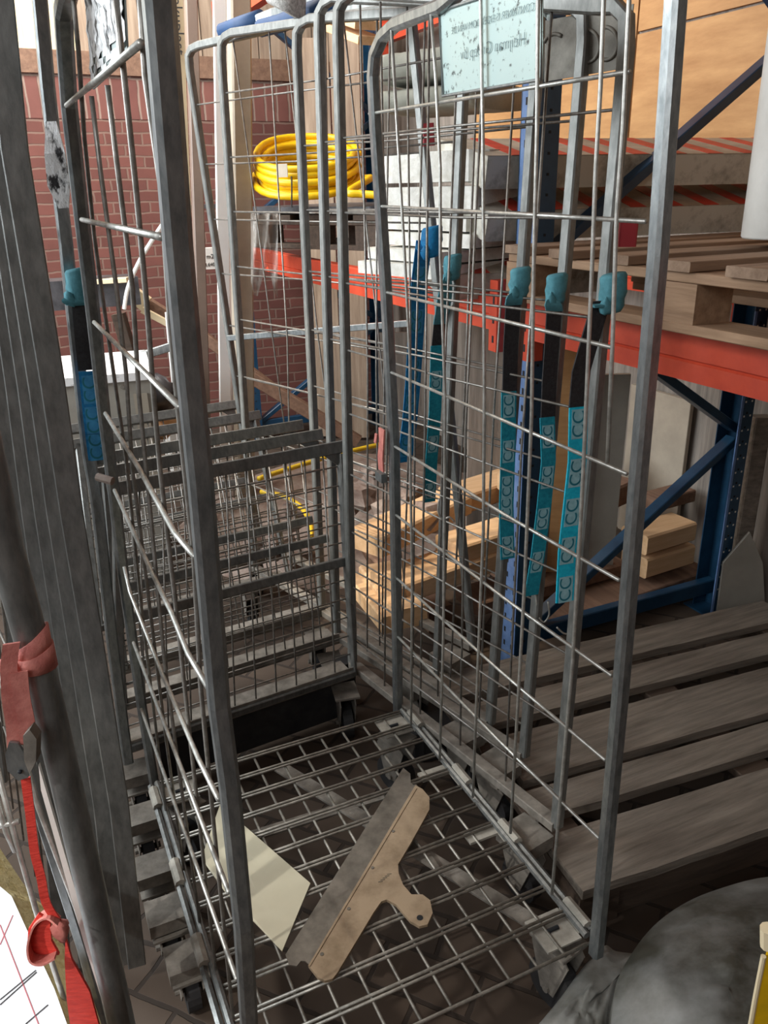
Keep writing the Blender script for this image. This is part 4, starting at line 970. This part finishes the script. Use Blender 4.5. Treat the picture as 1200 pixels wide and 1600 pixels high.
# timbers: (px from, px to, z of the top, width, thickness, material, label)
GT = 'offcuts and beams under the rack'
timb = [
    ((572, 832), (712, 768), .42, .15, .075, 'wood_light_w', 'thick sunlit timber beam behind the rear post, top of the pile'),
    ((705, 768), (850, 722), .40, .15, .075, 'wood_light_w', 'timber beam end to end with the sunlit one, further right'),
    ((600, 905), (800, 838), .30, .16, .07, 'wood_light_w', 'broad timber plank below the thick sunlit beam'),
    ((586, 880), (640, 950), .26, .12, .07, 'wood_light_w', 'short pale timber end in the sun at the foot of the pile'),
    ((556, 895), (612, 962), .24, .07, .06, 'wood_light_w', 'narrow pale timber beside the short end in the sun'),
    ((700, 845), (880, 790), .36, .14, .07, 'wood_light_w', 'timber beam with rounded end in shade behind the straps'),
    ((730, 930), (960, 868), .16, .15, .05, 'wood_brown', 'brown plank low under the rack behind the straps'),
    ((800, 745), (940, 700), .46, .15, .07, 'wood_light_w', 'high timber beam behind the light blue upright'),
    ((992, 830), (1068, 808), .30, .13, .075, 'wood_light_w', 'squared timber block on top of another by the blue brace'),
    ((992, 865), (1066, 843), .205, .13, .08, 'wood_light_w', 'squared timber block at the bottom of the two by the blue brace'),
    ((1015, 775), (1072, 760), .36, .10, .05, 'wood_brown', 'brown offcut leaning behind the squared blocks'),
    ((940, 760), (975, 745), .40, .11, .09, 'wood_brown', 'tilted offcut between the grey post and the front post'),
    ((860, 955), (1085, 878), .10, .16, .045, 'wood_brown', 'long low plank on the floor in front of the blue base strut'),
    ((800, 800), (930, 772), .34, .12, .06, 'wood_brown', 'brown beam in shade behind the turquoise straps'),
]
for a, b, zt, wd, th, mt, lb in timb:
    p = onz(*a, zt); q = onz(*b, zt); m = MB(); m.beam(p - Z3 * th / 2, q - Z3 * th / 2, wd, th); tag(m.build('timber', mt), lb, 'timber', GT)
# low supports carry the pile
for i, (x, y) in enumerate(((640, 905), (780, 860))):
    p = onz(x, y, .10); m = MB(); m.beam(p - D * .25 - Z3 * .05, p + D * .45 - Z3 * .05, .10, .10); tag(m.build('timber', 'wood_brown'), ['dark bearer under the left end of the timber pile', 'dark bearer under the middle of the timber pile'][i], 'timber', GT)
# rubble
rub = [((660, 800, .40), .075, 'large grey rubble lump beside the clasp post'), ((618, 792, .36), .07, 'reddish rubble lump left of the grey one'), ((430, 835, .25), .07, 'pale rubble lump seen through the folded floors'),
       ((455, 800, .28), .06, 'brown rubble lump behind the yellow hose piece'), ((405, 850, .22), .06, 'rubble lump at the left behind the folded floors'), ((560, 770, .33), .07, 'dark rubble lump behind the nested posts'),
       ((585, 735, .36), .06, 'rubble lump next to the yellow bar'), ((470, 860, .2), .05, 'small rubble lump near the floor behind the mesh'), ((640, 760, .38), .05, 'small dark rubble lump above the large one')]
for i, ((x, y, z), s_, lb) in enumerate(rub):
    p = onz(x, y, z); m = MB(); m.ball(p - Z3 * s_ * .4, s_ * 1.25, s_, s_ * .8, 9, 6, jit=.9, rotz=i, seed=i + 1); tag(m.build('rubble', 'rubble'), lb, 'rubble', 'rubble lumps on the heap')
# heap of grit that carries the rubble and timber
hc = onz(600, 860, .1); m = MB(); vs = []; fs = []; gn = 20
for j in range(gn + 1):
    for i in range(gn + 1):
        x = -1 + 2 * i / gn; y = -1 + 2 * j / gn; rr = min(1, math.hypot(x, y)); p = hc + V((-.15, .65, 0)) + W * x * .85 + D * y * .8
        p.z = .26 * (1 - rr ** 2) + .04 * noise.noise(V((x * 4, y * 4, 0))) * (1 - rr) - .012; vs.append(p)
for j in range(gn):
    for i in range(gn): fs.append((j * (gn + 1) + i, j * (gn + 1) + i + 1, (j + 1) * (gn + 1) + i + 1, (j + 1) * (gn + 1) + i))
m.add(vs, fs); tag(m.build('grit_heap', 'rubble', base=(hc.x, hc.y, 0), smooth=True), 'low heap of dusty grit and rubble under the rack', 'grit', kind='stuff')
# yellow hose pieces in the rubble
for pts, z, lb in ((((404, 748), (440, 736), (520, 712), (596, 694)), .42, 'straight yellow bar lying across the rubble'), (((408, 768), (440, 775), (470, 792), (484, 815), (486, 838)), .34, 'curved yellow hose end below the yellow bar')):
    m = MB(); m.tube(smooth_path([onz(x, y, z) for x, y in pts], 5), .011, 8); tag(m.build('hose_piece', 'yellow_dull', smooth=True), lb, 'hose')

# ================================================================== BACKGROUND LEFT AND CENTRE
def vbeam(name, p0, p1, yy, wd, th, mt, lb, cat, side=None):
    m = MB(); m.beam(ony(*p0, yy), ony(*p1, yy), wd, th, side=side or W); return tag(m.build(name, mt), lb, cat)
def standing(name, xt, xb, ytop_px, yy, wd, th, mt, lb, cat):
    """board standing on the floor: px x at the top and at the foot, depth yy"""
    a = ony(xt, ytop_px, yy); b = ony(xb, 640, yy); t = (b - a); k = (a.z) / (a.z - b.z); foot = a + t * k
    m = MB(); m.beam(foot, a, wd, th, side=W); o = m.build(name, mt, base=foot); return tag(o, lb, cat)
column = standing('timber_post', 372, 381, -60, 3.55, .078, .08, 'beige', 'beige square post standing before the brick wall', 'post')
pipe = standing('white_pipe', 342, 352, -60, 3.45, .048, .02, 'white_glow', 'bright white plastic pipe standing left of the beige post', 'pipe')
standing('brown_profile', 296, 320, -60, 3.7, .045, .04, 'brown_profile', 'grey brown profile leaning behind the steel post', 'profile')
standing('brown_profile', 358, 366, -60, 3.62, .024, .03, 'brown_profile', 'narrow brown profile beside the white pipe', 'profile')
pk_ = standing('cream_plank', 274, 303, -60, 3.4, .042, .012, 'cream_plank', 'cream plank with black printing behind the front left post', 'plank')
a = ony(277, 38, 3.39); pu = (ony(274, 0, 3.39) - ony(284, 160, 3.39)).normalized()
text_mesh('lettering', 'akuplast', ony(278, 42, 3.385), -pu, V((1, .3, 0)), .055, 'ink', pk_)
standing('white_plank', 262, 276, 488, 3.6, .022, .02, 'white_glow', 'short white plank standing before the white cabinet', 'plank')
# small white board carried by a low post, with print
bb = ony(318, 404, 4.2); m = MB(); m.box(bb - Z3 * .05, W, D, Z3, .13, .06, .10); so = tag(m.build('white_box', 'white_pl', base=bb - Z3 * .05), 'small white box with printing on a thin post by the wall', 'box')
text_mesh('lettering', 'S41 m2', bb - D * .0315 + Z3 * .01, W, Z3, .03, 'ink', so)
text_mesh('lettering', '8,640', bb - D * .0315 - Z3 * .028 + W * .02, W, Z3, .024, 'ink', so)
standing('thin_post', 312, 314, 424, 4.2, .03, .03, 'beige', 'thin post carrying the small white box', 'post')
m = MB(); m.box(ony(312, 326, 4.35), W, D, Z3, .22, .1, .02); tag(m.build('wall_shelf', 'bag'), 'dark little shelf on the brick wall by the cream plank', 'shelf')
# shelf bracket and cabinet
cabp = ony(185, 745, 3.0)
cb = empty('cabinet', (cabp.x, cabp.y, 0), 'grey metal cabinet with speckled white top before the brick wall', 'cabinet')
f1 = ony(60, 590, 3.0); f2 = ony(232, 580, 3.0); zt = f2.z
cu = V((.95, .30, 0)).normalized(); cv = V((-.30, .95, 0))
o_ = V((f2.x, f2.y, 0))
m = MB(); m.hexa([o_ - cu * .7 + Z3 * 0, o_, o_ + cv * .45, o_ - cu * .7 + cv * .45, o_ - cu * .7 + Z3 * (zt - .03), o_ + Z3 * (zt - .03), o_ + cv * .45 + Z3 * (zt - .03), o_ - cu * .7 + cv * .45 + Z3 * (zt - .03)]); m.build('cabinet_body', 'grey_cab', cb)
m = MB(); o2 = o_ + cu * .01 - cv * .01; m.hexa([p + Z3 * z for z in (zt - .03, zt) for p in (o2 - cu * .72, o2, o2 + cv * .47, o2 - cu * .72 + cv * .47)]); m.build('cabinet_top', 'marble', cb)
m = MB(); m.box(o_ - cu * .04 - cv * .003 + Z3 * (zt - .5), cu, cv, Z3, .05, .004, .42); m.build('door_strip', 'beige', cb)
m = MB(); m.tube([o_ - cu * .1 - cv * .008 + Z3 * (zt - .05), o_ - cu * .1 - cv * .001 + Z3 * (zt - .05)], .008, 10); m.build('lock', 'dusty', cb)
# black duct piece hanging on the wall with rubbish on it
dq = [ony(140, 476, 3.7), ony(199, 476, 3.7)]
m = MB(); m.box((dq[0] + dq[1]) / 2 - W * .12, W, D, Z3, .50, .16, .12); tag(m.build('black_duct', 'bag'), 'black rectangular duct under the curved white tube', 'duct')
m = MB(); m.beam(ony(150, 440, 3.62), ony(200, 437, 3.62), .05, .02); tag(m.build('wood_scrap', 'cream_plank'), 'pale wood scrap lying on the black duct', 'scrap')
m = MB(); m.tube(smooth_path([ony(258, 345, 3.5), ony(240, 372, 3.5), ony(217, 410, 3.5), ony(200, 450, 3.5), ony(194, 483, 3.5)], 6), .0085, 10); tag(m.build('white_tube', 'white_glow', smooth=True), 'curved thin white tube hanging before the brick wall', 'tube')
for i, (a, b, yy, wd, th, mt, lb) in enumerate((
    ((207, 462), (300, 520), 3.9, .07, .04, 'wood_brown', 'brown plank slanting down across the bricks'),
    ((205, 458), (230, 476), 3.85, .075, .03, 'cream_plank', 'pale cut end on top of the slanting brown plank'),
    ((222, 484), (290, 520), 3.8, .03, .02, 'cream_plank', 'thin cream batten below the slanting brown plank'),
    ((190, 566), (272, 540), 3.4, .035, .03, 'galv', 'grey steel rail crossing above the white cabinet'),
    ((185, 490), (205, 560), 3.9, .06, .05, 'wood_dark', 'dark prop below the black duct'),
    ((310, 520), (430, 610), 4.5, .06, .04, 'wood_brown', 'long brown batten slanting on the lower bricks'),
    ((395, 590), (560, 690), 4.4, .07, .05, 'wood_brown', 'dark brown beam slanting down behind the nested posts'))):
    m = MB(); m.beam(ony(*a, yy), ony(*b, yy), wd, th, side=Z3); tag(m.build('timber_piece' if mt != 'galv' else 'steel_rail', mt), lb, 'timber' if mt != 'galv' else 'rail')
m = MB(); m.ball(ony(245, 622, 3.5), .09, .08, .09, 14, 10, jit=.6, seed=4); tag(m.build('refuse_bag', 'bag', smooth=True), 'black refuse bag behind the cabinet corner', 'bag')
m = MB(); m.ball(ony(255, 665, 3.4), .09, .08, .05, 12, 8, jit=.7, seed=6); tag(m.build('rubble', 'wood_light_d'), 'pale debris heap under the black refuse bag', 'rubble')
m = MB(); m.ball(ony(0, 660, 1.9), .12, .1, .10, 14, 10, jit=.5, seed=9); tag(m.build('beige_bag', 'beige', smooth=True), 'beige sack half hidden at the far left edge', 'bag')
# pale box seen through the folded floors and low things behind them
m = MB(); m.box(onz(262, 700, .4) + V((0, .3, -.2)), W, D, Z3, .16, .2, .28); tag(m.build('white_box', 'white_pl'), 'white box seen through the folded wire floors', 'box')
# hanging film at the end of the far beam
fa_, fb_ = ony(392, 330, 3.3), ony(432, 440, 3.3); m = MB(); vs = []; fs = []
for j in range(9):
    for i in range(9):
        p = ony(392 + 42 * i / 8, 330 + (110 + 25 * math.sin(i)) * j / 8, 3.35 + .03 * math.sin(i * 1.9 + j * .5)); vs.append(p)
for j in range(8):
    for i in range(8): fs.append((j * 9 + i, j * 9 + i + 1, (j + 1) * 9 + i + 1, (j + 1) * 9 + i))
m.add(vs, fs); o = tag(m.build('plastic_film', 'film', smooth=True), 'dusty clear plastic film hanging from the far pallet corner', 'film')
sm = o.modifiers.new('thick', 'SOLIDIFY'); sm.thickness = .0008

# boards behind the rack: panelling leaning against the right wall, with labels of their own
for i, (x0, x1, ytop, yy, mt, lb) in enumerate(((458, 512, 60, 5.0, 'wood_v', 'brown upright board left of the far rack brace, before the brick wall'), (514, 560, 50, 4.95, 'wood_v', 'brown upright board directly left of the far rack upright'), (590, 640, 520, 4.2, 'wood_grey_v', 'tall grey board behind the far rack upright'), (735, 795, 470, 3.2, 'wood_grey_v', 'knotty grey brown sheet behind the middle strap'), (868, 912, 545, 2.7, 'ply', 'orange plywood offcut standing between two straps'), (928, 985, 585, 2.75, 'grey_cab', 'pale grey panel under the near orange beam'), (990, 1085, 600, 2.8, 'beige', 'beige panel beside the rear blue upright'))):
    a = ony(x0, ytop, yy); b = ony(x1, ytop, yy)
    if x0 >= 935: a = onv(x0, ytop, RW - W * .03, YAW); b = onv(x1, ytop, RW - W * .03, YAW)
    wdt = (b - a).length
    m = MB(); c = (a + b) / 2; m.beam(V((c.x, c.y, .02)), V((c.x, c.y, a.z)), wdt, .02, side=(b - a)); tag(m.build('leaning_board', mt), lb, 'board')
# grey post at far right under the beam and a broken pale sheet
m = MB(); a = ony(1190, 650, 2.75); b = ony(1155, 870, 2.75); m.beam(b - (a - b) * .3, a, .06, .05); tag(m.build('grey_post', 'wood_dust'), 'grey wooden post right of the rear blue upright', 'post')
m = MB(); m.prism([ony(x, y, 2.62) for x, y in ((1172, 832), (1192, 880), (1196, 960), (1120, 960), (1130, 880))], V((.0, .012, 0))); tag(m.build('broken_sheet', 'grey_cab'), 'broken pointed grey sheet leaning right of the blue rack', 'sheet')
# black bin and long bits under the wire floor
m = MB(); c = onz(660, 1165, .0); m.tube([c + V((0, 0, .002)), c + V((.0, .0, .10))], [.075, .085], 20); tag(m.build('plastic_tub', 'black'), 'black round tub on the floor beneath the front cage', 'tub')
